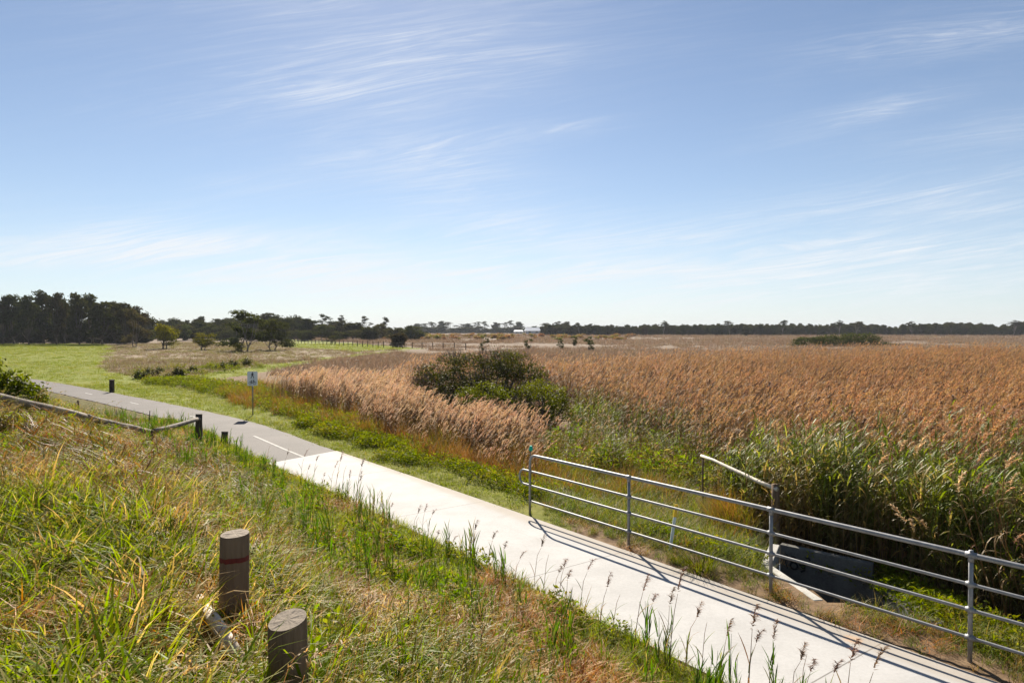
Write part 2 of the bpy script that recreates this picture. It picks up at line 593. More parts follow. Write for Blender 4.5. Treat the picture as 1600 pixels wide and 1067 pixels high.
def asphalt_mat():
    m, nt, out = new_mat('path_asphalt')
    k = N(nt)
    pos = k.pos()
    n1 = k.noise(pos, 0.7, 5, 0.6); n2 = k.noise(pos, 45, 4, 0.7); n3 = k.noise(pos, 3.0, 4, 0.6)
    col = k.mix(k.ramp(n1, 0.3, 0.7), (0.05, 0.041, 0.038), (0.084, 0.07, 0.066))
    col = k.mix(k.math('MULTIPLY', k.ramp(n2, 0.4, 0.7), 0.5), col, (0.14, 0.125, 0.12))
    col = k.mix(k.math('MULTIPLY', k.ramp(n3, 0.55, 0.7), 0.4), col, (0.05, 0.045, 0.042))
    sh = k.principled(col, 0.8, 0, 0.3, n2, 0.5, 0.01)
    nt.links.new(sh, out.inputs[0])
    return m


M['concrete'] = concrete_mat(); M['asphalt'] = asphalt_mat()
ribbon('concrete_path', -34, 0.0, 0.0, PW, -0.12, 0.03, M['concrete'], 0.5, 'pale concrete footpath slab beside the pipe railing', 'path', sk1=-0.68)
ribbon('asphalt_path', 0.004, 92, 0.02, PW - 0.02, -0.1, 0.018, M['asphalt'], 0.6, 'grey asphalt footpath curving away to the left', 'path', sk0=-0.68, jit=0.03)
# painted centre line: one solid length then dashes
ribbon('painted_line', -0.3, 4.3, 1.05, 1.13, 0.0185, 0.0225, M['line_paint'], 0.4, 'solid white centre line ending at the concrete', 'road marking')
for i, s in enumerate((10.3, 17.6, 24.6, 33, 41, 49)):
    o = ribbon('painted_dash', s, s + 1.2, 1.05, 1.13, 0.0185, 0.0225, M['line_paint'], 0.4, 'short white centre dash on the grey asphalt path', 'road marking')
    o['group'] = 'centre dashes on the asphalt path'

# ------------------------------------------------------------------ pipe railing
RA = Vector((0.34, 12.9, 0)); RB = Vector((4.83, 7.15, 0))
RD = (RB - RA).normalized()
RL = (RB - RA).length


def railing():
    root = thing('pipe_railing', 'galvanised four-rail pipe railing with a looped end beside the concrete path', 'railing', RA, math.atan2(RD.y, RD.x))
    E = 13.5
    posts = [0.0, 2.5, 5.0, 7.3, 9.8, 12.3]
    zt = 1.13
    dz = 0.0
    # top rail bends down into the first post
    r = 0.16
    pts = [(0, 0, -0.3), (0, 0, zt - r)]
    pts += [(r - r * math.cos(a), 0, zt - r + r * math.sin(a)) for a in np.linspace(0.2, PI / 2, 7)]
    pts += [(x, 0, zt) for x in np.linspace(r + 0.5, E, 12)]
    mb = MB(); mb.tube(pts, [0.023] * 2 + [0.024] * 7 + [0.0285] * 12, 12); mb.build('top_rail', M['galv'], root, True)
    # second and third rails: one pipe that turns back on itself beyond the first post
    z2, z3 = 0.82, 0.55
    rr = (z2 - z3) / 2
    pts = [(x, 0, z2) for x in np.linspace(E, -0.18, 10)]
    pts += [(-0.18 - rr * math.sin(a), 0, (z2 + z3) / 2 + rr * math.cos(a)) for a in np.linspace(0.3, PI - 0.3, 8)]
    pts += [(x, 0, z3) for x in np.linspace(-0.18, E, 10)]
    mb = MB(); mb.tube(pts, 0.0195, 10); mb.build('looped_rail', M['galv'], root, True)
    mb = MB(); mb.tube([(x, 0, 0.255) for x in np.linspace(0.0, E, 10)], 0.0185, 10); mb.build('bottom_rail', M['galv'], root, True)
    for i, x in enumerate(posts[1:]):
        top = zt - 0.02 if i != 2 else zt + 0.05
        mb = MB(); mb.tube([(x, 0, -0.45), (x, 0, top * 0.5), (x, 0, top)], 0.0235, 10)
        p = mb.build('post', M['galv'], root, True)
        # clamp fittings where the rails pass through
        for z in (z2, z3, 0.255):
            mb = MB(); mb.tube([(x - 0.045, 0, z), (x + 0.045, 0, z)], 0.027, 10); mb.tube([(x, 0, z - 0.035), (x, 0, z + 0.035)], 0.029, 10)
            mb.build('clamp', M['galv'], p, True)
        mb = MB(); mb.tube([(x - 0.05, 0, zt), (x + 0.05, 0, zt)], 0.034, 10); mb.tube([(x, 0, zt - 0.07), (x, 0, zt)], 0.03, 10)
        mb.build('clamp', M['galv'], p, True)
    for z in (z2, z3, 0.255):
        pass
    return root


railing()

# ------------------------------------------------------------------ concrete drain pit by the railing
def drain_pit():
    P = [Vector((x, y, 0)) for x, y in PIT]
    root = thing('drain_pit', 'open concrete drain pit with dark graffitied wall behind the railing', 'drain', (P[0].x, P[0].y, 0))
    o = P[0]
    def wall(name, a, b, t, zb, za0, za1, mat):
        d = (b - a).normalized(); n = Vector((-d.y, d.x, 0)) * t
        a = a - o; b = b - o
        mb = MB()
        vs = [a + Vector((0, 0, zb)), b + Vector((0, 0, zb)), b + n + Vector((0, 0, zb)), a + n + Vector((0, 0, zb)),
              a + Vector((0, 0, za0)), b + Vector((0, 0, za1)), b + n + Vector((0, 0, za1)), a + n + Vector((0, 0, za0))]
        mb.add(vs, [(0, 3, 2, 1), (4, 5, 6, 7), (0, 1, 5, 4), (1, 2, 6, 5), (2, 3, 7, 6), (3, 0, 4, 7)])
        return mb.build(name, mat, root, bevel=0.012)
    fw = wall('head_wall', P[0], P[1], 0.12, -1.2, 0.06, 0.02, surf_mat('shaded_stained_concrete', (0.085, 0.083, 0.075), (0.16, 0.155, 0.14), 3, 0.9, 0.4, fine=40, c3=(0.06, 0.058, 0.045)))  # stained concrete, darkened further: the wall's backlit shade is put into its colour
    wall('wing_wall', P[4], P[0] + (P[4] - P[0]).normalized() * 0.01, 0.15, -1.2, 0.0, 0.055, M['pit_concrete'])
    wall('wing_wall', P[3], P[4] + (P[3] - P[4]).normalized() * 0.006, 0.13, -1.2, 0.02, 0.004, M['pit_concrete'])
    g1, g2, g3 = (gz(p.x, p.y) for p in P[1:4])
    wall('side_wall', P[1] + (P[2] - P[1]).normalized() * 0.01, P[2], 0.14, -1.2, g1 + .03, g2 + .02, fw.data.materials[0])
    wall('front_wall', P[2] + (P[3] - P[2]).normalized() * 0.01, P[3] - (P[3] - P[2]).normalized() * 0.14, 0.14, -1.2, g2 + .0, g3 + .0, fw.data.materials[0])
    mb = MB()
    mb.add([(p - o) + Vector((0, 0, -0.95)) for p in P], [(0, 1, 2, 3, 4)])
    fl = mb.build('pit_floor', surf_mat('wet_mud', (0.02, 0.017, 0.012), (0.05, 0.04, 0.03), 4, 0.6, 0.3), root)
    # sprayed scrawl on the inside face of the far wall
    d = (P[1] - P[0]).normalized(); nrm = Vector((d.y, -d.x, 0)) * 0.004
    if (Vector((0, 0, 0)) - P[0]).dot(nrm) < 0: nrm = -nrm
    mb = MB()
    def stroke(pts, w=0.027):
        for (u0, v0), (u1, v1) in zip(pts[:-1], pts[1:]):
            t = Vector((u1 - u0, v1 - v0)).normalized(); q = Vector((-t.y, t.x)) * w / 2; t = t * w * 0.3
            f = lambda u, v: d * u + nrm + Vector((0, 0, v))
            mb.add([f(u0 - t.x + q.x, v0 - t.y + q.y), f(u0 - t.x - q.x, v0 - t.y - q.y), f(u1 + t.x - q.x, v1 + t.y - q.y), f(u1 + t.x + q.x, v1 + t.y + q.y)], [(0, 1, 2, 3)])
    # two stacked loops and an open hooked figure, with a small tail above
    stroke([(0.21 + 0.045 * math.cos(a), -0.14 + 0.042 * math.sin(a)) for a in np.linspace(0, 2 * PI, 12)])
    stroke([(0.22 + 0.055 * math.cos(a), -0.24 + 0.055 * math.sin(a)) for a in np.linspace(0, 2 * PI, 12)])
    stroke([(0.3, -0.13), (0.31, -0.21), (0.36, -0.21), (0.385, -0.14), (0.38, -0.28), (0.33, -0.31)])
    stroke([(0.4, -0.08), (0.44, -0.07), (0.46, -0.1)])
    stroke([(0.08, -0.06), (0.12, -0.1), (0.09, -0.2), (0.12, -0.3)], 0.014)
    mb.build('graffiti', M['black_paint'], fw)


drain_pit()


# ------------------------------------------------------------------ timber posts on the bank


def bank_post(x, y, ztop, r, label, tilt, band=None, slant=0.0, group='round timber posts on the bank'):
    z0 = gz(x, y) - 0.35
    root = thing('timber_post', label, 'post', (x, y, z0), 0.0, group)
    L = ztop - z0
    n = 28
    mb = MB()
    rings = []
    zs = [0, 0.3 * L, 0.6 * L, 0.85 * L, L - 0.018, L]
    prof = [1.02, 1.01, 1.0, 0.995, 0.99, 0.955]
    vs = []
    rnd = [1 + random.uniform(-0.018, 0.018) for _ in range(n)]
    for zi, pr in zip(zs, prof):
        for k in range(n):
            a = 2 * PI * k / n
            xx = r * pr * rnd[k] * math.cos(a); yy = r * pr * rnd[k] * math.sin(a)
            top = slant * (xx * 0.6 + yy) if zi > 0.8 * L else 0
            vs.append((xx + tilt[0] * zi, yy + tilt[1] * zi, zi + top))
    fs = []
    for i in range(len(zs) - 1):
        for k in range(n):
            fs.append((i * n + k, i * n + (k + 1) % n, (i + 1) * n + (k + 1) % n, (i + 1) * n + k))
    mb.add(vs, fs)
    mb.build('shaft', M['timber'], root, True)
    # sawn end, with drying cracks cut as thin wedges
    mb = MB()
    b = (len(zs) - 1) * n
    rim = [Vector(vs[b + k]) for k in range(n)]
    c = sum(rim, Vector()) / n
    tv = [c + Vector((0, 0, 0.001))] + [q + Vector((0, 0, 0.001)) for q in rim]
    mid = [c + (q - c) * 0.55 + Vector((0, 0, 0.001 + random.uniform(-0.003, 0.003))) for q in rim]
    tv += mid
    tf = []
    for k in range(n):
        k2 = (k + 1) % n
        tf.append((1 + k, 1 + k2, 1 + n + k2, 1 + n + k)); tf.append((1 + n + k, 1 + n + k2, 0))
    mb.add([v - Vector((0, 0, 0)) for v in tv], tf)
    mb.build('sawn_end', M['timber_end'], root)
    if band:
        mb = MB()
        z1, hgt = band[0] - z0, band[1]
        vs2 = []
        ks = list(range(int(n * .6), n + 1))
        for zz in (z1 - hgt / 2, z1 + hgt / 2):
            for k in ks:
                a = 2 * PI * k / n
                w = random.uniform(-0.004, 0.004)
                vs2.append((r * 1.012 * rnd[k % n] * math.cos(a) + tilt[0] * zz, r * 1.012 * rnd[k % n] * math.sin(a) + tilt[1] * zz, zz + w))
        q = len(ks)
        mb.add(vs2, [(k, k + 1, q + k + 1, q + k) for k in range(q - 1)])
        mb.build('painted_band', M['red_paint'], root, True)
    return root


px1, py1 = AT(452, 3.3)
bank_post(px1, py1, 2.09, 0.093, 'nearest thick timber post with a cracked slanting sawn top', (-0.02, 0.0), slant=0.2)
px2, py2 = AT(360, 4.35)
bank_post(px2, py2, 2.195, 0.090, 'timber post with a dark red band and a level sawn top', (0.02, 0.0), band=(2.045, 0.03), slant=0.05)
# bleached rail lying in the grass at the feet of the two posts
FALLEN = []
for fx, fy, up in ((308, 936, .05), (330, 972, .12), (350, 1003, .12), (376, 1040, .05)):
    d = 4.3
    for _ in range(40):
        x, y = AT(fx, d); d = 0.5 * d + 0.5 * (H - gz(x, y) - up) * F / (fy - HY)
    x, y = AT(fx, d); FALLEN.append((x, y, gz(x, y) + up))
mb = MB()
mb.tube(FALLEN, [0.03, 0.04, 0.04, 0.03], 9, wob=0.14)
tag(mb.build('fallen_rail', M['bleached'], None, True), 'bleached timber rail lying in grass between the two bank posts', 'log')


# log-rail fence on the left of the bank
def log_fence():
    xA, yA = -9.0, 12.0
    root = thing('log_fence', 'old log rail fence with sagging rails running down the bank to the path', 'fence', (-9.1, 17, 0))
    o = Vector((-9.1, 17, 0))
    V = lambda x, y, z: Vector((x, y, z)) - o
    def log(name, a, b, r0, r1, mat, n=9, sag=0.0):
        a = Vector(a) - o; b = Vector(b) - o
        pts = [a + (b - a) * t + Vector((0, 0, -sag * 4 * t * (1 - t) + random.uniform(-0.012, 0.012))) for t in np.linspace(0, 1, 7)]
        mb = MB(); mb.tube(pts, list(np.linspace(r0, r1, 7)), n, wob=0.08)
        return mb.build(name, mat, root, True)
    g1 = gz(-9.2, 20); g2 = gz(-9.05, 17); g3 = gz(-9.03, 14.2)
    log('post', (-9.2, 20, g1 - 0.3), (-9.19, 20, 1.02), 0.1, 0.095, M['dark_wood'], 10)
    log('post', (-8.75, 20.7, g1 - 0.3), (-8.73, 20.7, 0.42), 0.1, 0.1, M['dark_wood'], 10)
    log('post', (-9.02, 17, g2 - 0.3), (-9.03, 17, 1.0), 0.085, 0.08, M['dark_wood'], 10)
    log('post', (-9.0, 14.4, g3 - 0.3), (-9.0, 14.4, 1.7), 0.09, 0.085, M['dark_wood'], 10)
    log('post', (-9.0, 11.4, gz(-9, 11.4) - 0.3), (-9.0, 11.4, 2.5), 0.09, 0.09, M['dark_wood'], 10)
    log('rail', (-9.16, 19.95, 0.9), (-8.99, 17.05, 0.95), 0.055, 0.06, M['rail_wood'])
    log('rail', (-9.05, 17.1, 0.93), (-8.96, 14.3, 1.67), 0.06, 0.065, M['rail_wood'])
    log('rail', (-8.97, 14.5, 1.62), (-8.95, 10.8, 2.62), 0.065, 0.075, M['rail_wood'])


log_fence()

# thin stakes between the log fence and the asphalt
for (px, py, hh, lab) in ((122, 650, 0.62, 'thin dark stake with a squared top beside the asphalt path'), (180, 662, 0.5, 'thin leaning stake in weeds behind the log rail'),
                          (231, 672, 0.62, 'thin crooked stake just behind the rail corner')):
    x, y = G(px, py); g = gz(x, y)
    mb = MB()
    lean = random.uniform(-0.06, 0.06)
    mb.tube([(x, y, g - 0.2), (x + lean * 0.5, y, g + hh * 0.5), (x + lean, y, g + hh)], [0.04, 0.036, 0.03] if px == 122 else [0.024, 0.02, 0.014], 7, wob=0.1)
    tag(mb.build('wooden_stake', M['dark_wood'], None, True), lab, 'stake', 'stakes by the asphalt path')

# short bollard on the lawn beyond the path
x, y = G(174, 613)
root = thing('bollard', 'short dark square bollard standing on the lawn beyond the path', 'bollard', (x, y, gz(x, y)))
mb = MB(); mb.box((0, 0, 0.3), (0.2, 0.2, 0.86)); mb.build('shaft', M['dark_wood'], root, bevel=0.02)
mb = MB(); mb.box((0, 0, 0.715), (0.225, 0.225, 0.04)); mb.build('cap', M['dark_wood'], root, bevel=0.012)


# ------------------------------------------------------------------ shared path sign
def sign():
    x, y = G(394, 650)
    root = thing('path_sign', 'white shared-path sign with walker and bicycle symbols on a thin pole', 'sign', (x, y, gz(x, y)), math.radians(8))
    mb = MB(); mb.tube([(0, 0.03, -0.2), (0, 0.03, 1.76)], 0.024, 10); mb.build('pole', M['galv'], root, True)
    mb = MB()
    w, h, r = 0.40, 0.58, 0.04
    ring = []
    for cx, cz, a0 in ((w / 2 - r, h / 2 - r, 0), (-w / 2 + r, h / 2 - r, 90), (-w / 2 + r, -h / 2 + r, 180), (w / 2 - r, -h / 2 + r, 270)):
        for a in (0, 30, 60, 90):
            t = math.radians(a0 + a); ring.append((cx + r * math.cos(t), cz + r * math.sin(t)))
    n = len(ring)
    zc = 1.49
    vs = [(a, -0.004, b + zc) for a, b in ring] + [(a, 0.0, b + zc) for a, b in ring]
    mb.add(vs, [tuple(range(n)), tuple(range(2 * n - 1, n - 1, -1))] + [(k, n + k, n + (k + 1) % n, (k + 1) % n) for k in range(n)])
    pl = mb.build('plate', M['white_sign'], root)
    F0 = -0.0065
    def disc(mb, cx, cz, r, n=16, r2=None):
        o = [(cx + r * math.cos(2 * PI * k / n), F0, cz + r * math.sin(2 * PI * k / n)) for k in range(n)]
        if r2:
            i = [(cx + r2 * math.cos(2 * PI * k / n), F0, cz + r2 * math.sin(2 * PI * k / n)) for k in range(n)]
            mb.add(o + i, [(k, (k + 1) % n, n + (k + 1) % n, n + k) for k in range(n)])
        else:
            mb.add(o, [tuple(range(n))])
    def bar(mb, a, b, w):
        a = Vector(a); b = Vector(b); t = (b - a).normalized(); q = Vector((-t.y, t.x)) * w / 2
        mb.add([(p.x, F0, p.y) for p in (a + q, a - q, b - q, b + q)], [(0, 1, 2, 3)])
    # walker
    mb = MB(); c = 1.62
    disc(mb, 0.0, c + 0.115, 0.026)
    bar(mb, (0, c + 0.085), (-0.005, c - 0.01), 0.05)
    bar(mb, (-0.01, c), (-0.06, c - 0.12), 0.026); bar(mb, (0.0, c), (0.045, c - 0.06), 0.026); bar(mb, (0.045, c - 0.05), (0.05, c - 0.125), 0.022)
    bar(mb, (0.01, c + 0.075), (0.06, c + 0.02), 0.018); bar(mb, (-0.015, c + 0.075), (-0.055, c + 0.01), 0.018)
    mb.build('walker_symbol', M['black_paint'], pl)
    # bicycle
    mb = MB(); c = 1.33
    disc(mb, -0.085, c - 0.02, 0.062, 18, 0.047); disc(mb, 0.085, c - 0.02, 0.062, 18, 0.047)
    for a, b in (((-0.085, c - 0.02), (-0.04, c + 0.07)), ((-0.04, c + 0.07), (0.06, c + 0.07)), ((0.06, c + 0.07), (0.0, c - 0.02)), ((0.0, c - 0.02), (-0.05, c + 0.05)),
                 ((-0.085, c - 0.02), (0.0, c - 0.02)), ((0.085, c - 0.02), (0.05, c + 0.1)), ((0.03, c + 0.105), (0.065, c + 0.105)), ((-0.065, c + 0.085), (-0.02, c + 0.085))):
        bar(mb, a, b, 0.016)
    mb.build('bicycle_symbol', M['black_paint'], pl)


sign()

# marker stake behind the railing (yellow top, pale foot)
x, y = G(1052, 862)
root = thing('marker_stake', 'leaning marker stake with yellow top and pale foot behind the railing', 'stake', (x, y, gz(x, y)))
mb = MB(); mb.box((0.0, 0, 0.26), (0.045, 0.02, 0.6), Matrix.Rotation(0.14, 3, 'Y')); mb.build('shaft', M['pale_blue'], root)
mb = MB(); mb.box((0.049, 0, 0.62), (0.047, 0.022, 0.2), Matrix.Rotation(0.14, 3, 'Y')); mb.build('yellow_top', M['yellow_paint'], root)
# tiny teal-capped stake in the reeds
x, y = AT(829, 16.3)
root = thing('capped_stake', 'thin stake with a bright teal cap among the dry reeds', 'stake', (x, y, gz(x, y)))
mb = MB(); mb.tube([(0, 0, -0.2), (0, 0, 0.88)], 0.012, 8); mb.build('shaft', M['rail_wood'], root, True)
mb = MB(); mb.tube([(0, 0, 0.86), (0.01, 0, 0.9), (0.01, 0, 0.98)], [0.04, 0.055, 0.03], 8); mb.build('cap', M['teal'], root)


# timber rail half hidden in the reeds on the right
def reed_rail():
    root = thing('reed_fence', 'pale sagging timber rail and dark post half hidden in reeds', 'fence', (4.45, 11.5, 0))
    o = Vector((4.45, 11.5, 0))
    def log(name, a, b, r0, r1, mat):
        a = Vector(a) - o; b = Vector(b) - o
        mb = MB(); mb.tube([a + (b - a) * t + Vector((0, 0, random.uniform(-0.012, 0.012))) for t in np.linspace(0, 1, 6)], list(np.linspace(r0, r1, 6)), 9, wob=0.08)
        mb.build(name, mat, root, True)
    log('rail', (3.95, 14.2, 0.88), (4.46, 11.45, 0.82), 0.03, 0.036, M['bleached'])
    log('post', (4.47, 11.52, -0.5), (4.47, 11.52, 0.89), 0.07, 0.065, M['timber'])
    log('post', (3.97, 14.15, -0.5), (3.97, 14.15, 0.84), 0.022, 0.018, M['timber'])


reed_rail()

# far paddock fence on the left
def paddock_fence():
    pts = [(-72, 196), (-61, 184), (-25, 133), (-8, 118)]
    root = thing('paddock_fence', 'low timber post fence along the far green paddock', 'fence', (-61, 184, 0))
    o = Vector((-61, 184, 0))
    posts = []
    for a, b in zip(pts[:-1], pts[1:]):
        a = Vector((*a, 0)); b = Vector((*b, 0)); n = max(1, int((b - a).length / 2.6))
        posts += [a + (b - a) * i / n for i in range(n)]
    posts.append(Vector((*pts[-1], 0)))
    for p in posts:
        mb = MB(); q = p - o; hh = random.uniform(1.05, 1.25)
        mb.tube([q + Vector((0, 0, -0.2)), q + Vector((random.uniform(-.05, .05), 0, hh))], 0.075, 6)
        mb.build('post', M['dark_wood'], root)
    for z in (0.95, 0.5):
        mb = MB()
        mb.tube([p - o + Vector((0, 0.03, z)) for p in posts], 0.03, 5)
        mb.build('rail', M['dark_wood'], root)


paddock_fence()

# far houses, pale roofs between the distant trees
def house(px, d, w, dep, wall_h, roof_h, label, rz=0.1):
    x, y = AT(px, d)
    root = thing('house', label, 'house', (x, y, 0), rz, 'far houses on the horizon')
    mb = MB(); mb.box((0, 0, wall_h / 2), (w, dep, wall_h)); wl = mb.build('wall', M['house_wall'], root)
    mb = MB()
    a, b = w / 2 + 0.5, dep / 2 + 0.5
    mb.add([(-a, -b, wall_h - 0.1), (a, -b, wall_h - 0.1), (a, b, wall_h - 0.1), (-a, b, wall_h - 0.1), (-a * .86, 0, wall_h + roof_h), (a * .86, 0, wall_h + roof_h)],
           [(0, 1, 5, 4), (1, 2, 5), (2, 3, 4, 5), (3, 0, 4), (3, 2, 1, 0)])
    mb.build('roof', M['roof_white'], root)
    for i in (-1, 1):
        mb = MB(); mb.box((i * w * 0.25, -dep / 2 - 0.02, wall_h * 0.55), (w * 0.16, 0.06, wall_h * 0.4)); mb.build('window', M['black_paint'], root)


house(832, 560, 12, 9, 2.6, 2.6, 'far white-roofed house between trees on the horizon')
house(810, 580, 7, 6, 2.0, 1.2, 'small far shed with a pale roof left of the white-roofed house')


# ------------------------------------------------------------------ scattering plants that nobody could count
def scatter(name, variants, P, rotz, tilt, scl, label, cat, seed=0):
    """ONE object: a cloud of points on the ground, each carrying a plant of one of the `variants`"""
    n = len(P)
    src = bpy.data.collections.new(name + '_plants')
    for i, me in enumerate(variants):
        src.objects.link(bpy.data.objects.new('%s_plant_%02d' % (name, i), me))
    rg = np.random.default_rng(seed + 77)
    me = bpy.data.meshes.new(name)
    me.vertices.add(n); me.vertices.foreach_set('co', np.asarray(P, np.float32).ravel())
    rot = np.stack([rg.normal(0, tilt, n), rg.normal(0, tilt, n), rotz], -1).astype(np.float32)
    a = me.attributes.new('rot', 'FLOAT_VECTOR', 'POINT'); a.data.foreach_set('vector', rot.ravel())
    a = me.attributes.new('scl', 'FLOAT', 'POINT'); a.data.foreach_set('value', np.asarray(scl, np.float32))
    a = me.attributes.new('vi', 'INT', 'POINT'); a.data.foreach_set('value', rg.integers(0, len(variants), n).astype(np.int32))
    me.update()
    o = bpy.data.objects.new(name, me); link(o)
    gt = bpy.data.node_groups.new(name + '_scatter', 'GeometryNodeTree')
    gt.interface.new_socket('Geometry', in_out='INPUT', socket_type='NodeSocketGeometry')
    gt.interface.new_socket('Geometry', in_out='OUTPUT', socket_type='NodeSocketGeometry')
    nn = gt.nodes.new; lk = gt.links.new
    gi = nn('NodeGroupInput'); go = nn('NodeGroupOutput'); ip = nn('GeometryNodeInstanceOnPoints'); ci = nn('GeometryNodeCollectionInfo')
    ci.inputs['Collection'].default_value = src; ci.inputs['Separate Children'].default_value = True; ci.inputs['Reset Children'].default_value = True
    def na(t, nm):
        x = nn('GeometryNodeInputNamedAttribute'); x.data_type = t; x.inputs['Name'].default_value = nm
        return x.outputs[0]
    lk(gi.outputs[0], ip.inputs['Points']); lk(ci.outputs[0], ip.inputs['Instance'])
    ip.inputs['Pick Instance'].default_value = True
    lk(na('INT', 'vi'), ip.inputs['Instance Index'])
    er = nn('FunctionNodeEulerToRotation'); lk(na('FLOAT_VECTOR', 'rot'), er.inputs[0]); lk(er.outputs[0], ip.inputs['Rotation'])
    lk(na('FLOAT', 'scl'), ip.inputs['Scale'])
    lk(ip.outputs[0], go.inputs[0])
    md = o.modifiers.new('scatter', 'NODES'); md.node_group = gt
    return tag(o, label, cat, kind='stuff')


def field(dens, y0, y1, rg, xr=(-0.86, 0.86), pad=2.5, maxn=400000):
    """random ground points in the wedge the photo could see (with a margin), `dens` = plants per square metre"""
    out = []
    ys = np.geomspace(max(y0, 0.6), y1, 40)
    for a, b in zip(ys[:-1], ys[1:]):
        xa, xb = xr[0] * b - pad, xr[1] * b + pad
        d = dens if not callable(dens) else dens((a + b) / 2)
        n = rg.poisson((xb - xa) * (b - a) * d)
        out.append(np.stack([rg.uniform(xa, xb, n), rg.uniform(a, b, n)], -1))
    p = np.concatenate(out)
    return p[:, 0], p[:, 1]


def put(X, Y, dz=0.0, sd=None):
    return np.stack([X, Y, ground_z(X, Y, sd) + dz], -1)


R_ = random.uniform


# ---- plant shapes --------------------------------------------------------------------------
def tuft(nm, mat, n, R, L, w, th=(0.05, 0.5), bend=(0.3, 1.3), segs=3, nv=5, wind=0.0, varr=(0, 1), h0=0.0, taper=0.7):
    out = []
    for v in range(nv):
        mb = MB()
        for i in range(n):
            a = R_(0, 2 * PI); r = R * math.sqrt(random.random())
            az = R_(0, 2 * PI)
            if random.random() < wind: az = random.gauss(-0.1, 0.5)
            mb.blade((r * math.cos(a), r * math.sin(a), -0.02), az, R_(*L), R_(*w), R_(*th), R_(*bend), segs, var=R_(*varr), twist=R_(-.8, .8), h0=h0, taper=taper)
        out.append(mb.mesh('%s_shape_%d' % (nm, v), mat))
    return out


def thatch(nm, mat, n, R, Hh, L, w, nv=4):
    """dead, tangled lying stalks"""
    out = []
    for v in range(nv):
        mb = MB()
        for i in range(n):
            a = R_(0, 2 * PI); r = R * random.random() ** 0.6
            mb.blade((r * math.cos(a), r * math.sin(a), R_(0, Hh) * (1 - r / R * 0.8)), R_(0, 2 * PI), R_(*L), R_(*w), R_(0.6, 1.4), R_(0.1, 1.0), 2, var=random.random(), twist=R_(-1, 1))
        out.append(mb.mesh('%s_shape_%d' % (nm, v), mat))
    return out


def leafy(nm, mat, n, R, Hh, size, nv=5, asp=0.45, up=0.5):
    out = []
    for v in range(nv):
        mb = MB()
        for i in range(n):
            a = R_(0, 2 * PI); r = R * math.sqrt(random.random())
            z = Hh * (random.random() ** 0.7) * (1 - 0.6 * (r / R) ** 2)
            nrm = Vector((random.gauss(0, .8), random.gauss(0, .8), abs(random.gauss(up, .6)) + 0.1)).normalized()
            mb.leaf((r * math.cos(a), r * math.sin(a), z), R_(*size), asp, nrm, var=random.random(), h=z / Hh)
        out.append(mb.mesh('%s_shape_%d' % (nm, v), mat))
    return out


def plume(mb, base, az, L, n=40, sl=(0.03, 0.075), w=0.011, lean0=0.25, lean1=1.1, mi=1, spread=1.0):
    """feathery seed head that droops down the wind"""
    p = Vector(base); d = Vector((math.cos(az), math.sin(az), 0))
    pts = []; st = L / 8
    for i in range(9):
        t = i / 8
        pts.append(p.copy())
        th = lean0 + (lean1 - lean0) * t
        p = p + (d * math.sin(th) + Vector((0, 0, 1)) * math.cos(th)) * st
    for i in range(n):
        t = random.random() ** 0.9
        q = pts[min(7, int(t * 8))].lerp(pts[min(7, int(t * 8)) + 1], t * 8 - int(t * 8))
        fat = math.sin(PI * (0.12 + 0.8 * t)) ** 0.7
        a = az + random.gauss(0, 1.0) if random.random() < 0.75 else R_(0, 2 * PI)
        mb.blade(q, a, R_(*sl) * (0.45 + 0.75 * fat) * spread, w * R_(0.7, 1.4), R_(0.25, 1.0) + t * 0.3, R_(0.5, 1.5), 2, var=random.random(), twist=R_(-1.2, 1.2), mi=mi, taper=0.35)
    return pts[-1]


def reeds(nm, mats, nst, R, Hs, nl=5, L=(0.3, 0.5), w=(0.014, 0.026), plumes=1.0, npl=38, pl=(0.2, 0.32), nv=5, leafdroop=(0.9, 1.9), low=0.15, stem=0.006, spread=1.0, pw=0.011):
    """clump of reeds: stems, arching leaves, most stems ending in a seed head. mats = [stem and leaf, plume]"""
    out = []
    for v in range(nv):
        mb = MB()
        for s in range(nst):
            a = R_(0, 2 * PI); r = R * math.sqrt(random.random())
            x, y = r * math.cos(a), r * math.sin(a)
            hgt = R_(*Hs); lx, ly = random.gauss(0.07, 0.05) * hgt, random.gauss(0, 0.05) * hgt
            sv = random.random()
            pts = [Vector((x, y, -0.05)), Vector((x + lx * .2, y + ly * .2, hgt * .4)), Vector((x + lx * .55, y + ly * .55, hgt * .75)), Vector((x + lx, y + ly, hgt))]
            mb.tube(pts, [stem, stem * .9, stem * .7, stem * .4], 3, cap=False, var=sv, mi=0)
            for i in range(nl):
                t = low + (0.97 - low) * (i + random.random() * .7) / nl
                q = pts[0].lerp(pts[1], t / .4) if t < .4 else (pts[1].lerp(pts[2], (t - .4) / .35) if t < .75 else pts[2].lerp(pts[3], (t - .75) / .25))
                az = random.gauss(0.0, 1.2) if random.random() < 0.6 else R_(0, 2 * PI)
                mb.blade(q, az, R_(*L), R_(*w), R_(0.25, 0.7), R_(*leafdroop), 4, var=(sv + R_(-.3, .3)) % 1, twist=R_(-.5, .5), h0=t * .75, h1=min(1, t * .75 + .35), swell=True)
            if random.random() < plumes:
                plume(mb, pts[3], random.gauss(0.0, 0.45), R_(*pl), npl, lean0=0.2 + lx / hgt, mi=1, spread=spread, w=pw)
        out.append(mb.mesh('%s_shape_%d' % (nm, v), mats))
    return out


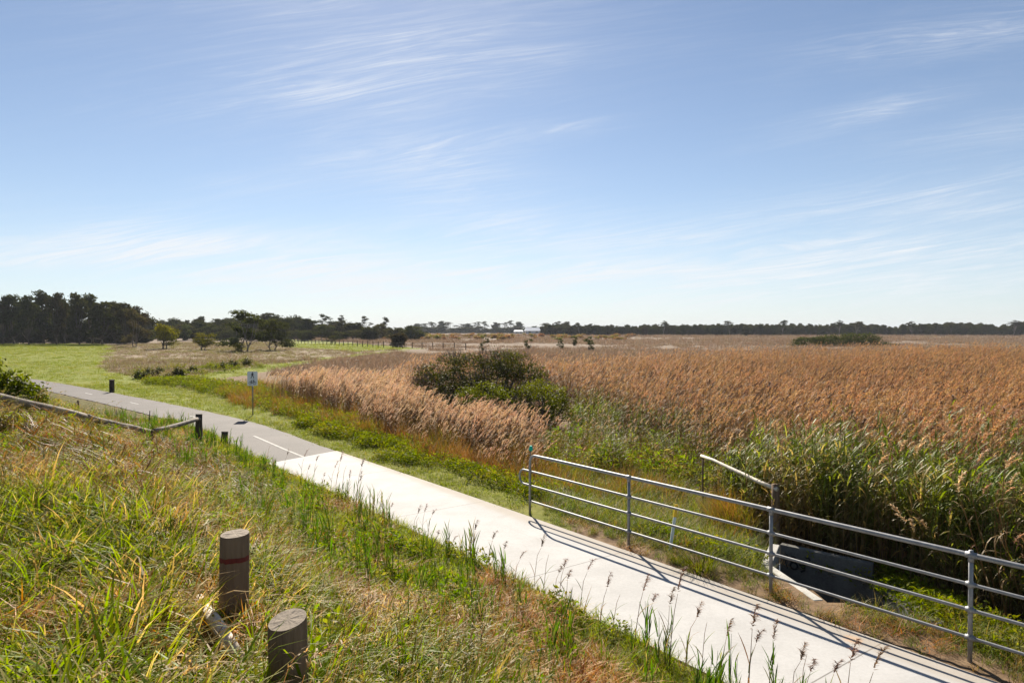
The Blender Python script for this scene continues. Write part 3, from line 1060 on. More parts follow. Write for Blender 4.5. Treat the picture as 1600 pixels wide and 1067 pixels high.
# ---- foliage materials ---------------------------------------------------------------------
V = {}
V['long'] = veg_mat('bank_grass_leaf', ((0.085, 0.13, 0.009), (0.23, 0.285, 0.02)), ((0.27, 0.165, 0.055), (0.5, 0.37, 0.165)), 0.38, 0.55, 0.55, hmix=0.3, soft=0.3)
V['short'] = veg_mat('short_grass_leaf', ((0.13, 0.17, 0.009), (0.29, 0.335, 0.02)), ((0.3, 0.175, 0.048), (0.46, 0.31, 0.11)), 0.24, 0.8, 0.55, soft=0.25)
V['thatch'] = veg_mat('dead_grass', ((0.28, 0.125, 0.036), (0.48, 0.245, 0.08)), ((0.45, 0.24, 0.085), (0.62, 0.39, 0.17)), 0.45, 2.5, 0.35)
V['oat'] = veg_mat('seed_grass', ((0.12, 0.14, 0.02), (0.36, 0.28, 0.12)), ((0.3, 0.2, 0.08), (0.54, 0.41, 0.22)), 0.5, 1.2, 0.5)
V['lawn'] = veg_mat('lawn_leaf', ((0.11, 0.14, 0.01), (0.2, 0.235, 0.018)), ((0.2, 0.18, 0.03), (0.32, 0.28, 0.06)), 0.32, 0.15, 0.5)
V['weed'] = veg_mat('weed_leaf', ((0.065, 0.085, 0.01), (0.17, 0.205, 0.02)), ((0.14, 0.14, 0.03), (0.25, 0.22, 0.05)), 0.38, 0.6, 0.45, spec=0.12, rough=0.6)
V['fresh'] = veg_mat('fresh_marsh_leaf', ((0.07, 0.11, 0.012), (0.17, 0.23, 0.03)), ((0.15, 0.15, 0.03), (0.26, 0.23, 0.06)), 0.33, 0.7, 0.5, spec=0.1)
V['rough'] = veg_mat('rough_grass_leaf', ((0.075, 0.1, 0.012), (0.19, 0.225, 0.028)), ((0.2, 0.13, 0.05), (0.38, 0.27, 0.12)), 0.42, 0.9, 0.5)
V['shoot'] = veg_mat('reed_shoot', ((0.05, 0.085, 0.014), (0.11, 0.18, 0.03)), ((0.2, 0.16, 0.06), (0.36, 0.28, 0.12)), 0.22, 2.0, 0.4)
V['greenreed'] = veg_mat('green_reed_leaf', ((0.14, 0.115, 0.045), (0.16, 0.21, 0.03)), ((0.25, 0.165, 0.08), (0.36, 0.27, 0.11)), 0.36, 0.3, 0.5, spec=0.2, rough=0.5, hmix=-0.35, soft=0.35)
V['dryreed'] = veg_mat('dry_reed_leaf', ((0.14, 0.085, 0.042), (0.26, 0.165, 0.085)), ((0.2, 0.13, 0.065), (0.36, 0.245, 0.135)), 0.5, 0.4, 0.45)
V['plume'] = veg_mat('reed_plume', ((0.6, 0.415, 0.25), (0.74, 0.55, 0.36)), ((0.44, 0.28, 0.16), (0.6, 0.41, 0.25)), 0.4, 0.25, 0.5, bright=0.22)
V['orange'] = veg_mat('orange_reed_head', ((0.45, 0.268, 0.136), (0.58, 0.365, 0.195)), ((0.3, 0.172, 0.083), (0.44, 0.264, 0.136)), 0.38, 0.08, 0.5, bright=0.25)
V['darkhead'] = veg_mat('dark_reed_head', ((0.1, 0.055, 0.035), (0.2, 0.115, 0.07)), ((0.2, 0.11, 0.06), (0.32, 0.18, 0.1)), 0.3, 2, 0.3)
V['brownweed'] = veg_mat('brown_weed', ((0.19, 0.095, 0.038), (0.34, 0.185, 0.08)), ((0.13, 0.135, 0.02), (0.22, 0.22, 0.035)), 0.42, 0.6, 0.4)
V['straw'] = veg_mat('meadow_straw', ((0.13, 0.13, 0.035), (0.22, 0.2, 0.07)), ((0.15, 0.105, 0.07), (0.25, 0.185, 0.13)), 0.58, 0.09, 0.4)
V['mauve'] = veg_mat('far_marsh_straw', ((0.17, 0.12, 0.08), (0.25, 0.185, 0.135)), ((0.13, 0.088, 0.056), (0.2, 0.135, 0.088)), 0.45, 0.02, 0.4)
V['bush'] = veg_mat('bush_leaf', ((0.05, 0.056, 0.013), (0.115, 0.118, 0.024)), ((0.075, 0.06, 0.03), (0.12, 0.1, 0.05)), 0.3, 0.4, 0.3, spec=0.1)
V['bush2'] = veg_mat('fresh_bush_leaf', ((0.075, 0.085, 0.013), (0.17, 0.175, 0.024)), ((0.09, 0.09, 0.03), (0.15, 0.15, 0.04)), 0.25, 0.5, 0.35, spec=0.1)
V['twig'] = surf_mat('grey_twig', (0.1, 0.08, 0.07), (0.2, 0.165, 0.145), 6, 0.9, 0.2)
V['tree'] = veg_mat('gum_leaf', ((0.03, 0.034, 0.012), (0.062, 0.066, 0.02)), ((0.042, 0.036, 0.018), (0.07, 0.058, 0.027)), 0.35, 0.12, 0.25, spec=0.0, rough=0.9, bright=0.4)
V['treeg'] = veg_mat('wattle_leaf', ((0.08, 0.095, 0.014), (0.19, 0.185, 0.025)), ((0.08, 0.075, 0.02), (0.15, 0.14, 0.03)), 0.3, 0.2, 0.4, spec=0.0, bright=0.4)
V['treem'] = veg_mat('scrub_leaf', ((0.045, 0.055, 0.018), (0.08, 0.09, 0.028)), ((0.075, 0.065, 0.03), (0.12, 0.1, 0.05)), 0.35, 0.1, 0.3, spec=0.0, bright=0.4)
V['flower'] = surf_mat('white_petal', (0.62, 0.6, 0.5), (0.75, 0.73, 0.66), 20, 0.7, 0.05)

rg = np.random.default_rng(3)

# ---- the bank in front --------------------------------------------------------------------
def bank_field(dens, y1=26, seed=1, pad=1.5):
    r = np.random.default_rng(seed)
    X, Y = field(dens, 0.9, y1, r, pad=pad)
    sd = SD(X, Y)
    m = sd > PW + 0.05
    m &= ~((Y < 1.6) & (np.abs(X) < 0.5))
    return X[m], Y[m], sd[m] - PW, r


def thin(m, *a):
    return [x[m] for x in a]


X, Y, s, r = bank_field(lambda y: 62 if y < 7 else (40 if y < 12 else 22), seed=4)
nz = fbm(X, Y, 1.6, 1)
pr = np.clip(sm(s, 1.2, 3.4) * 1.0 + 0.16 - 0.8 * sm(nz, 0.45, 0.68) * (s < 4.2), 0.04, 1)
m = r.random(len(X)) < pr
X, Y, s = thin(m, X, Y, s)
size = (0.55 + 0.5 * sm(s, 1.0, 4.0)) * r.uniform(0.6, 1.15, len(X)) * (0.35 + 1.25 * fbm(X, Y, 0.7, 6))
fr = np.array(FALLEN)
m = np.min(np.hypot(X[:, None] - fr[None, :, 0] , Y[:, None] - fr[None, :, 1] + 0.12), axis=1) > 0.2
X, Y, s, size = thin(m, X, Y, s, size)
size = size * np.where((X < -5.2) & (Y > 7.5), 0.55, 1.0)
scatter('long_bank_grass', tuft('long_bank_grass', V['long'], 25, 0.14, (0.22, 0.56), (0.009, 0.021), (0.02, 0.6), (0.6, 2.3), 4, 8, wind=0.3), put(X, Y), r.normal(0, 1.0, len(X)), 0.1, size,
        'long green and straw-coloured grass over the bank in front', 'grass', 1)
print('long', len(X))

X, Y, s, r = bank_field(lambda y: 90 if y < 8 else (60 if y < 13 else 30), seed=5)
pr = np.clip(1.1 - 0.55 * sm(s, 2.5, 4.5), 0, 1)
m = r.random(len(X)) < pr
X, Y, s = thin(m, X, Y, s)
scatter('short_bank_grass', tuft('short_bank_grass', V['short'], 40, 0.14, (0.08, 0.22), (0.005, 0.011), (0.05, 0.8), (0.3, 1.6), 3, 7), put(X, Y), r.uniform(0, 6.28, len(X)), 0.1,
        r.uniform(0.6, 1.3, len(X)) * (0.65 + 0.7 * fbm(X, Y, 1.1, 12)), 'short bright green grass on the bank slope by the concrete', 'grass', 2)
print('short', len(X))

X, Y, s, r = bank_field(lambda y: 46 if y < 10 else 22, seed=6)
nz = fbm(X, Y, 1.25, 21)
m = (nz > 0.55) & (r.random(len(X)) < sm(nz, 0.54, 0.64)) & (s > 0.25)
X, Y, s = thin(m, X, Y, s)
scatter('dead_bank_grass', thatch('dead_bank_grass', V['thatch'], 42, 0.2, 0.17, (0.12, 0.3), (0.005, 0.010), 6), put(X, Y), r.uniform(0, 6.28, len(X)), 0.12,
        r.uniform(0.7, 1.35, len(X)), 'brown tangled dead grass in patches on the bank', 'dead grass', 3)
print('thatch', len(X))

# wild oats: pale nodding seed heads
def oats(nv=5):
    out = []
    for v in range(nv):
        mb = MB()
        for i in range(5):
            x, y = random.gauss(0, .06), random.gauss(0, .06); hh = R_(0.35, 0.62)
            az = random.gauss(0, .5); L = R_(.12, .2)
            pts = [Vector((x, y, 0)), Vector((x + .02, y, hh * .6)), Vector((x + .09, y, hh))]
            mb.tube(pts, [.0022, .002, .0014], 3, cap=False, var=.6)
            plume(mb, pts[2], az, L, 16, (0.025, 0.055), 0.006, 0.5, 1.9, mi=0)
        out.append(mb.mesh('wild_oats_shape_%d' % v, V['oat']))
    return out


X, Y, s, r = bank_field(lambda y: 12 if y < 12 else 8, seed=8)
nz = fbm(X, Y, 1.4, 33)
m = (r.random(len(X)) < sm(nz, 0.52, 0.72) * 0.7 + .02) & (s > 2.2) & (X < 0.5)
X, Y, s = thin(m, X, Y, s)
scatter('wild_oats', oats(), put(X, Y), r.normal(0, .4, len(X)), 0.1, r.uniform(0.7, 1.15, len(X)), 'pale nodding seed heads standing in the bank grass', 'grass', 4)

# upright green reed shoots along the foot of the slope
def shoots(nm, mat, nst, Hs, nv=5):
    out = []
    for v in range(nv):
        mb = MB()
        for i in range(nst):
            x, y = random.gauss(0, .07), random.gauss(0, .07); hh = R_(*Hs); sv = random.random()
            mb.tube([(x, y, -.03), (x + .01, y, hh * .6), (x + .02, y, hh)], [.004, .0035, .0015], 3, cap=False, var=sv)
            for j in range(5):
                z = hh * (0.15 + 0.17 * j)
                mb.blade((x, y, z), R_(0, 6.28), hh * R_(.35, .55), R_(.011, .018), R_(.12, .4), R_(.1, .5), 3, var=(sv + R_(-.2, .2)) % 1, h0=.2 + .12 * j, swell=True)
        out.append(mb.mesh('%s_shape_%d' % (nm, v), mat))
    return out


X, Y, s, r = bank_field(lambda y: 7, seed=9)
nz = fbm(X, Y, 1.0, 41)
m = (r.random(len(X)) < 0.25 + 0.75 * sm(nz, 0.45, 0.65)) & (s > 0.1) & (s < 3.0)
X, Y, s = thin(m, X, Y, s)
scatter('reed_shoots', shoots('reed_shoots', V['shoot'], 4, (0.25, 0.55)), put(X, Y), r.uniform(0, 6.28, len(X)), 0.06, r.uniform(0.6, 1.2, len(X)),
        'upright green reed shoots scattered along the foot of the bank', 'reed shoots', 5)

# taller tufts that hang over the edge of the concrete
X, Y, s, r = bank_field(lambda y: 55, seed=14)
m = (s < 0.45) & (r.random(len(X)) < 0.3 + 0.7 * sm(fbm(X, Y, 0.8, 45), .4, .6))
X, Y, s = thin(m, X, Y, s)
scatter('edge_grass', tuft('edge_grass', V['short'], 26, 0.1, (0.14, 0.36), (0.006, 0.013), (0.05, 0.7), (0.4, 1.7), 3, 6), put(X, Y), r.uniform(0, 6.28, len(X)), .12, r.uniform(.5, 1.2, len(X)),
        'green grass tufts hanging over the left edge of the path', 'grass', 8)

# low clover-like weeds on the bank
X, Y, s, r = bank_field(lambda y: 14 if y < 12 else 8, seed=10)
nz = fbm(X, Y, 0.8, 52)
m = (nz > 0.5) & (s > 0.1) & (s < 6)
X, Y, s = thin(m, X, Y, s)
scatter('bank_weeds', leafy('bank_weeds', V['fresh'], 70, 0.17, 0.24, (0.014, 0.034)), put(X, Y), r.uniform(0, 6.28, len(X)), 0.1, r.uniform(0.7, 1.4, len(X)),
        'low leafy green weeds on the bank slope', 'weeds', 6)

# brown weed mounds at the top left of the bank
X, Y, s, r = bank_field(lambda y: 9, y1=24, seed=12)
nz = fbm(X, Y, 2.0, 61)
m = (r.random(len(X)) < sm(nz, 0.46, 0.62)) & (s > 1.8) & (X < -4.2) & (Y > 7)
X, Y, s = thin(m, X, Y, s)
scatter('bank_brush', thatch('bank_brush', V['brownweed'], 90, 0.34, 0.42, (0.14, 0.34), (0.008, 0.016), 5), put(X, Y), r.uniform(0, 6.28, len(X)), 0.1,
        r.uniform(0.6, 1.3, len(X)), 'brown and green brush along the top of the bank by the log fence', 'brush', 7)

# ---- lawn and verge -----------------------------------------------------------------------
X, Y = field(lambda y: 42 if y < 26 else (16 if y < 45 else (4 if y < 75 else 1.5)), 9, 168, rg, xr=(-0.9, 0.1))
sd = SD(X, Y)
m = ((lawn_mask(X, Y) & (sd < -0.03)) | ((sd < -0.03) & (sd > -(1.2 + np.clip((Y - 21) * 0.2, 0, 3))) & (X < 0.3) & (Y < 48))) & (sd < 0)
X, Y, sd = thin(m, X, Y, sd)
scatter('lawn_grass', tuft('lawn_grass', V['lawn'], 30, 0.2, (0.05, 0.13), (0.006, 0.012), (0.05, 0.7), (0.2, 1.2), 2, 5), put(X, Y, 0, sd), rg.uniform(0, 6.28, len(X)), 0.08,
        np.clip(0.75 + Y / 60, 0.8, 2.6) * rg.uniform(.6, 1.3, len(X)), 'bright mown lawn and verge grass beyond the path', 'grass', 11)
print('lawn', len(X))

# leafy weeds between the verge and the reeds
X, Y = field(lambda y: 20 if y < 26 else (7 if y < 45 else 1.4), 7, 75, rg, xr=(-0.75, 0.8))
sd = SD(X, Y); right = -sd
edge = 0.75 + 1.3 * fbm(X, Y, 1.5, 71) + np.clip((Y - 22) * 0.17, 0, 3)
nz = fbm(X, Y, 1.2, 72)
m = (right > edge - 0.6) & (right < edge + 0.9 + np.clip((Y - 20) * .08, 0, 1.6)) & (nz > 0.40) & ((X < 0.6) | (nz > 0.52)) & (Y < 47)
line = inpoly(X, Y, [G(205, 584), G(330, 572), G(420, 562), G(420, 574), G(330, 586), G(240, 597)]) & (nz > 0.56)
m = (m | line) & ~inpoly(X, Y, PIT)
X, Y, sd = thin(m, X, Y, sd)
scatter('verge_weeds', leafy('verge_weeds', V['weed'], 90, 0.3, 0.34, (0.02, 0.055), up=0.5, asp=.35), put(X, Y, 0, sd), rg.uniform(0, 6.28, len(X)), 0.1,
        rg.uniform(.55, 1.15, len(X)) * np.clip(0.75 + Y / 60, .8, 1.7), 'broad-leaved green weeds along the edge of the reeds', 'weeds', 12)
print('verge', len(X))

# ---- grass behind the railing -------------------------------------------------------------
GRASSY = [(0.6, 12.5), G(840, 742), G(900, 724), G(1000, 730), G(1080, 750), G(1130, 800), G(1200, 838), (4.2, 10.9), (4.0, 8.8), (5.6, 7.4), (6.4, 6.0), (9, 3), (7.5, 2.7), (4.6, 6.6)]
X, Y = field(95, 2.5, 20, rg, xr=(-.05, 1.0))
sd = SD(X, Y)
wdist = np.minimum.reduce([np.hypot(X - (4.3 + (3.86 - 4.3) * t), Y - (10.9 - .8 * t)) for t in (0, .25, .5, .75, 1)] + [np.hypot(X - (3.86 + .16 * t), Y - (10.1 - 1.35 * t)) for t in (0, .2, .4, .6, .8, 1)])
m = inpoly(X, Y, GRASSY) & (sd < -0.06) & ~inpoly(X, Y, PIT) & (wdist > 0.3)
X, Y, sd = thin(m, X, Y, sd)
rr = -sd
pr = np.clip(0.5 + sm(rr, 0.15, 0.9), 0, 1)
m = rg.random(len(X)) < pr
X, Y, sd = thin(m, X, Y, sd); rr = -sd
scatter('railing_grass', tuft('railing_grass', veg_mat('railing_grass_leaf', ((0.075, 0.105, 0.012), (0.17, 0.215, 0.026)), ((0.22, 0.15, 0.05), (0.38, 0.28, 0.12)), 0.30, 0.8, 0.45), 30, 0.14, (0.16, 0.42), (0.006, 0.011), (0.03, 0.5), (0.4, 1.8), 3, 6, wind=.25),
        put(X, Y, 0, sd), rg.normal(0, 1, len(X)), 0.1, (0.5 + 0.6 * sm(rr, 0.3, 1.4)) * rg.uniform(.6, 1.25, len(X)), 'medium green grass behind the pipe railing', 'grass', 13)
print('railgrass', len(X))
X, Y = field(16, 3, 20, rg, xr=(-.05, 1.0))
sd = SD(X, Y); nz = fbm(X, Y, 0.9, 75)
m = inpoly(X, Y, GRASSY) & (sd < -0.1) & ~inpoly(X, Y, PIT) & (nz > .5)
X, Y, sd = thin(m, X, Y, sd)
scatter('railing_thatch', thatch('railing_thatch', V['thatch'], 36, 0.18, 0.1, (0.1, 0.25), (0.004, 0.009), 4), put(X, Y, 0, sd), rg.uniform(0, 6.28, len(X)), .1, rg.uniform(.6, 1.2, len(X)),
        'dry dead grass and litter behind the pipe railing', 'dead grass', 14)

# rough taller growth between the railing and the reeds
X, Y = field(20, 4, 19, rg, xr=(-.05, 1.0))
sd = SD(X, Y); nz = fbm(X, Y, 1.3, 77)
wd2 = np.minimum.reduce([np.hypot(X - (4.3 - .44 * t), Y - (10.9 - .8 * t)) for t in (0, .5, 1)] + [np.hypot(X - (3.86 + .16 * t), Y - (10.1 - 1.35 * t)) for t in (0, .33, .66, 1)])
m = inpoly(X, Y, GRASSY) & (-sd > 0.9) & (wd2 > 0.55) & ~inpoly(X, Y, PIT) & (nz > .38)
X, Y, sd = thin(m, X, Y, sd)
scatter('rough_growth', tuft('rough_growth', V['rough'], 40, 0.2, (0.3, 0.75), (0.006, 0.014), (0.02, 0.5), (0.3, 1.7), 4, 6, wind=.3), put(X, Y, 0, sd), rg.normal(0, 1, len(X)), .1,
        rg.uniform(.55, 1.15, len(X)) * (.55 + .45 * sm(-sd, .9, 2.2)), 'rough mixed green and brown growth between the railing and the reeds', 'grass', 15)
# a few bigger sedge tufts beside the railing, each a plant of its own
for tx, ty, ts, lab in ((1096, 893, 1.0, 'dark green sedge tuft leaning over the bottom rail left of the drain'), (1060, 880, .6, 'smaller green sedge tuft beside the marker stake'),
                        (900, 762, .8, 'pale flowering grass clump behind the looped railing end')):
    x, y = G(tx, ty)
    mt = V['weed'] if tx != 900 else V['oat']
    mb = MB()
    for i in range(260):
        a = R_(0, 6.28); rr_ = .2 * math.sqrt(random.random())
        mb.blade((rr_ * math.cos(a), rr_ * math.sin(a), -.03), a + R_(-.8, .8), R_(.25, .55), R_(.006, .012), R_(.05, .8), R_(.4, 1.6), 4, var=random.random(), twist=R_(-.7, .7))
    o = bpy.data.objects.new('sedge_tuft', mb.mesh('sedge_tuft', mt)); o.location = (x, y, gz(x, y)); o.scale = (ts, ts, ts); link(o)
    tag(o, lab, 'grass tuft')

# ---- reeds --------------------------------------------------------------------------------
BUSH_C = AT(765, 26.5)

def reed_zone(X, Y, sd):
    """how dry (0 green .. 1 dry) and how tall the reeds are, from the survey"""
    px = 800 + X / Y * F
    g = np.zeros(X.shape)
    return px


# dry plumed reeds left of the bush
X, Y = field(lambda y: 15 if y < 26 else (7 if y < 40 else 2.6), 11, 66, rg, xr=(-0.55, 0.2))
sd = SD(X, Y); right = -sd
D1 = [G(340, 618), G(400, 650), G(450, 672), G(560, 716), G(700, 760), G(790, 795), G(835, 765), G(850, 720), G(852, 680), G(845, 660), G(650, 655), G(640, 622), G(690, 604), G(640, 613), G(560, 614), G(500, 615), G(420, 617)]
inb = np.hypot((X - BUSH_C[0]) / 3.2, (Y - BUSH_C[1] - .6) / 2.2) < 1
front = 1.5 + 1.2 * fbm(X, Y, 1.4, 81) + np.clip((Y - 22) * 0.2, 0, 2.8)
m = inpoly(X, Y, D1) & (right > front) & ~inb & ~lawn_mask(X, Y)
X, Y, right, sd = thin(m, X, Y, right, sd)
tall = sm(right, 1.4, 4.2)
mm = rg.random(len(X)) < 0.35 + 0.65 * tall
X, Y, right, tall, sd = thin(mm, X, Y, right, tall, sd)
leftfade = (0.55 + 0.45 * sm(800 + X / Y * F, 330, 520)) * (1 - 0.2 * sm(800 + X / Y * F, 380, 560)) * (1 - 0.12 * sm(800 + X / Y * F, 600, 700))
mm = rg.random(len(X)) > 0.6 * sm(800 + X / Y * F, 760, 840)
X, Y, right, tall, sd, leftfade = thin(mm, X, Y, right, tall, sd, leftfade)
scatter('plumed_reeds', reeds('plumed_reeds', [V['dryreed'], V['plume']], 6, 0.28, (1.0, 1.6), 5, (0.22, 0.4), (0.012, 0.022), 0.6, 80, (0.24, 0.38), 8, spread=1.1, pw=0.017),
        put(X, Y, -0.05, sd), rg.normal(0, .35, len(X)), 0.05, (0.42 + 0.58 * tall) * leftfade * rg.uniform(.82, 1.12, len(X)), 'dry tan reeds with feathery plumes in front of the dark bush', 'reeds', 21)
print('plumed', len(X))
# russet undergrowth at their feet
X, Y = field(lambda y: 14 if y < 26 else 5, 11, 50, rg, xr=(-0.5, 0.45))
sd = SD(X, Y); right = -sd
D2 = D1[:6] + [G(900, 775), G(1060, 770), G(1100, 720), G(1000, 690), G(880, 690), (2.2, 22), (1.0, 26), (-12, 40), G(400, 600)]
m = inpoly(X, Y, D2) & (right > 1.3 + 1.0 * fbm(X, Y, 1.0, 83)) & ~lawn_mask(X, Y) & ~inb[:0].any()
X, Y, sd = thin(m, X, Y, sd)
scatter('russet_weeds', tuft('russet_weeds', V['brownweed'], 46, 0.26, (0.3, 0.75), (0.006, 0.013), (0.02, 0.45), (0.2, 1.2), 3, 6), put(X, Y, 0, sd), rg.uniform(0, 6.28, len(X)), 0.08,
        rg.uniform(.6, 1.2, len(X)), 'russet and grey-brown dry weeds at the feet of the reeds', 'weeds', 22)
print('russet', len(X))

# green reeds: low in the middle, tall on the right behind the drain
X, Y = field(lambda y: 17 if y < 14 else (9 if y < 24 else 4), 3.5, 38, rg, xr=(0.0, 1.05), pad=3)
sd = SD(X, Y); right = -sd
px = 800 + X / Y * F
MID = [G(845, 700), G(870, 735), G(1000, 738), G(1085, 752), G(1120, 790), G(1215, 800), (5.2, 13), (8.5, 17), (9, 24), (5.0, 31), (3.2, 33), G(900, 640), (2.0, 23)]
TALL = [G(1120, 775), (4.2, 11.9), (4.7, 11.35), (5.95, 10.1), (6.0, 8.4), (6.5, 7.2), (8.3, 4.8), (12, 2), (24, 8), (26, 15.5), (16, 16.0), (9.5, 18.5), (6, 17)]
nz = fbm(X, Y, 2.5, 91)
inm = inpoly(X, Y, MID); int_ = inpoly(X, Y, TALL)
m = (inm | int_) & ~inb[:0].any() & (np.hypot((X - BUSH_C[0]) / 4.2, (Y - BUSH_C[1]) / 2.4) > 1)
hgt = np.where(int_, 0.72 + 0.5 * fbm(X, Y, 1.1, 93), 0.5 + 0.2 * sm(Y, 17, 26) + 0.4 * (nz - .5))
hgt = np.where(int_ & (Y < 7.5), 0.62, hgt)
# low at the very edge of the railing so the rails stay clear
hgt = hgt * (0.45 + 0.55 * sm(right, 1.7, 3.0))
m &= rg.random(len(X)) < np.where(int_, 1.0, 0.25 + 0.6 * sm(Y, 16, 21))
Xg, Yg, sdg, hg, ing, nzg = thin(m, X, Y, sd, hgt, int_, nz)
scatter('green_reeds', reeds('green_reeds', [V['greenreed'], V['darkhead']], 6, 0.26, (1.25, 1.85), 11, (0.24, 0.46), (0.017, 0.031), 0.06, 24, (0.14, 0.2), 8, low=0.2, leafdroop=(0.6, 1.9), stem=0.007),
        put(Xg, Yg, -0.05, sdg), rg.normal(0, .6, len(Xg)), 0.06, hg * rg.uniform(.82, 1.12, len(Xg)), 'leafy green reeds behind the drain and across the middle of the marsh', 'reeds', 23)
print('green', len(Xg))

# orange-brown reed bed out to the far marsh
X, Y = field(lambda y: 11 if y < 20 else (7 if y < 32 else (3.6 if y < 55 else 1.6)), 12, 100, rg, xr=(-0.05, 1.15), pad=4)
sd = SD(X, Y)
px = 800 + X / Y * F
nearlim = np.interp(px, [840, 880, 960, 1100, 1200, 1300, 1450, 1700], [32, 31, 24, 19.5, 17, 14.6, 13.2, 12.6]) + (fbm(X, Y, 2.0, 95) - .5) * 9
farlim = np.interp(px, [800, 880, 1000, 1200, 1500, 1700], [46, 49, 54, 64, 78, 80]) + (fbm(X, Y, 9, 96) - .5) * 16
pr = sm(Y - nearlim, -2.5, 2.0) * (Y < farlim)
gp = fbm(X * 0.6, Y * 1.0, 8, 97)
m = (rg.random(len(X)) < pr) & (np.hypot((X - BUSH_C[0]) / 4.0, (Y - BUSH_C[1]) / 3.2) > 1)
X, Y, sd = thin(m, X, Y, sd)
bed = reeds('reed_bed', [V['dryreed'], V['orange']], 5, 0.36, (1.2, 1.9), 4, (0.22, 0.4), (0.012, 0.022), 0.85, 44, (0.16, 0.28), 9, spread=.95, low=.35, pw=0.014)
scatter('reed_bed', bed, put(X, Y, -0.05, sd), rg.normal(0, .45, len(X)), 0.05, rg.uniform(.78, 1.14, len(X)) * (0.8 + .34 * fbm(X, Y, 4, 98)), 'orange-brown reed bed filling the right of the marsh', 'reeds', 24)
print('bed', len(X))
# darker, rounder heads in the nearer part of the bed
X, Y = field(0.8, 12, 34, rg, xr=(0.1, 0.9))
px = 800 + X / Y * F
m = Y > np.interp(px, [900, 1100, 1300, 1700], [26, 19, 13.5, 11.5])
X, Y = thin(m, X, Y)
scatter('dark_headed_reeds', reeds('dark_headed_reeds', [V['dryreed'], V['darkhead']], 2, 0.3, (1.6, 1.95), 3, (0.2, 0.35), (0.014, 0.022), 1.0, 70, (0.12, 0.18), 5, spread=.85, low=.4, pw=.016),
        put(X, Y, -0.05), rg.normal(0, .5, len(X)), .05, rg.uniform(.9, 1.12, len(X)), 'taller reeds with dark brown heads over the near orange bed', 'reeds', 25)

# dry straw of the meadow on the left and the open marsh further out
X, Y = field(lambda y: 3.0 if y < 80 else 0.9, 46, 190, rg, xr=(-0.62, -0.05))
m = (inpoly(X, Y, MEADOW) & ~lawn_mask(X, Y))
X, Y = thin(m, X, Y)
scatter('meadow_straw', tuft('meadow_straw', V['straw'], 40, 0.7, (0.2, 0.5), (0.02, 0.04), (0.02, 0.6), (0.2, 1.3), 2, 5), put(X, Y), rg.uniform(0, 6.28, len(X)), .05, rg.uniform(.4, 1.2, len(X)) * (0.6 + .7 * fbm(X, Y, 8, 103)),
        'pale dry meadow grass around the small trees on the left', 'dry grass', 26)
print('meadow', len(X))
X, Y = field(lambda y: 1.6 if y < 90 else (0.8 if y < 120 else 0.16) if y < 150 else (0.16 if y < 240 else 0.035), 40, 480, rg, xr=(-0.3, 0.85))
px = 800 + X / Y * F
m = (px > 430) & ~lawn_mask(X, Y) & ~inpoly(X, Y, MEADOW) & (Y > np.interp(px, [430, 640, 800, 880, 1000, 1200, 1500, 1700], [52, 48, 46, 48, 52, 60, 72, 76]))
m &= fbm(X, Y, 22, 111) > 0.36
X, Y = thin(m, X, Y)
scatter('marsh_straw', tuft('marsh_straw', V['mauve'], 46, 1.3, (0.4, 0.9), (0.03, 0.07), (0.02, 0.6), (0.2, 1.2), 2, 5), put(X, Y), rg.uniform(0, 6.28, len(X)), .04,
        rg.uniform(.6, 1.2, len(X)) * np.clip(Y / 150, .8, 1.8), 'grey-brown straw of the open marsh out to the tree line', 'dry grass', 27)
print('marsh', len(X))

# loose mixture between the dry and the green stands: dead stems, odd plumes, leafy tangles
X, Y = field(lambda y: 4.2 if y < 16 else 2.4, 5, 30, rg, xr=(0.0, 1.05), pad=2)
sd = SD(X, Y); px = 800 + X / Y * F
m = (inpoly(X, Y, MID) | inpoly(X, Y, TALL)) & (-sd > 2.0) & (np.hypot((X - BUSH_C[0]) / 4.2, (Y - BUSH_C[1]) / 2.4) > 1) & ~inpoly(X, Y, PIT)
X, Y, sd = thin(m, X, Y, sd)
tl = inpoly(X, Y, TALL)
scatter('dead_reeds', reeds('dead_reeds', [V['dryreed'], V['plume']], 6, 0.3, (1.3, 2.0), 4, (0.2, 0.36), (0.01, 0.02), 0.22, 60, (0.2, 0.3), 7, low=.3, spread=1.0, pw=.015, leafdroop=(1.2, 2.6)),
        put(X, Y, -0.05, sd), rg.normal(0, .7, len(X)), .12, np.where(tl, 1.0, .62) * rg.uniform(.65, 1.12, len(X)), 'dead straw-coloured reed stems mixed through the green reeds', 'reeds', 51)
X, Y = field(lambda y: 9 if y < 18 else 7, 10, 31, rg, xr=(0.0, 0.6), pad=2)
sd = SD(X, Y); nz = fbm(X, Y, 1.6, 131)
m = inpoly(X, Y, MID) & (nz > .44) & ~inpoly(X, Y, PIT)
X, Y, sd = thin(m, X, Y, sd)
scatter('marsh_weeds', leafy('marsh_weeds', V['greenreed'], 110, 0.34, 0.75, (0.03, 0.075), 3, asp=.3, up=.5) + leafy('fresh_marsh_weeds', V['fresh'], 120, 0.36, 0.85, (0.03, 0.07), 4, asp=.32, up=.5), put(X, Y, 0, sd), rg.uniform(0, 6.28, len(X)), .12, rg.uniform(.6, 1.25, len(X)),
        'tangled leafy marsh weeds right of the big bush', 'weeds', 52)
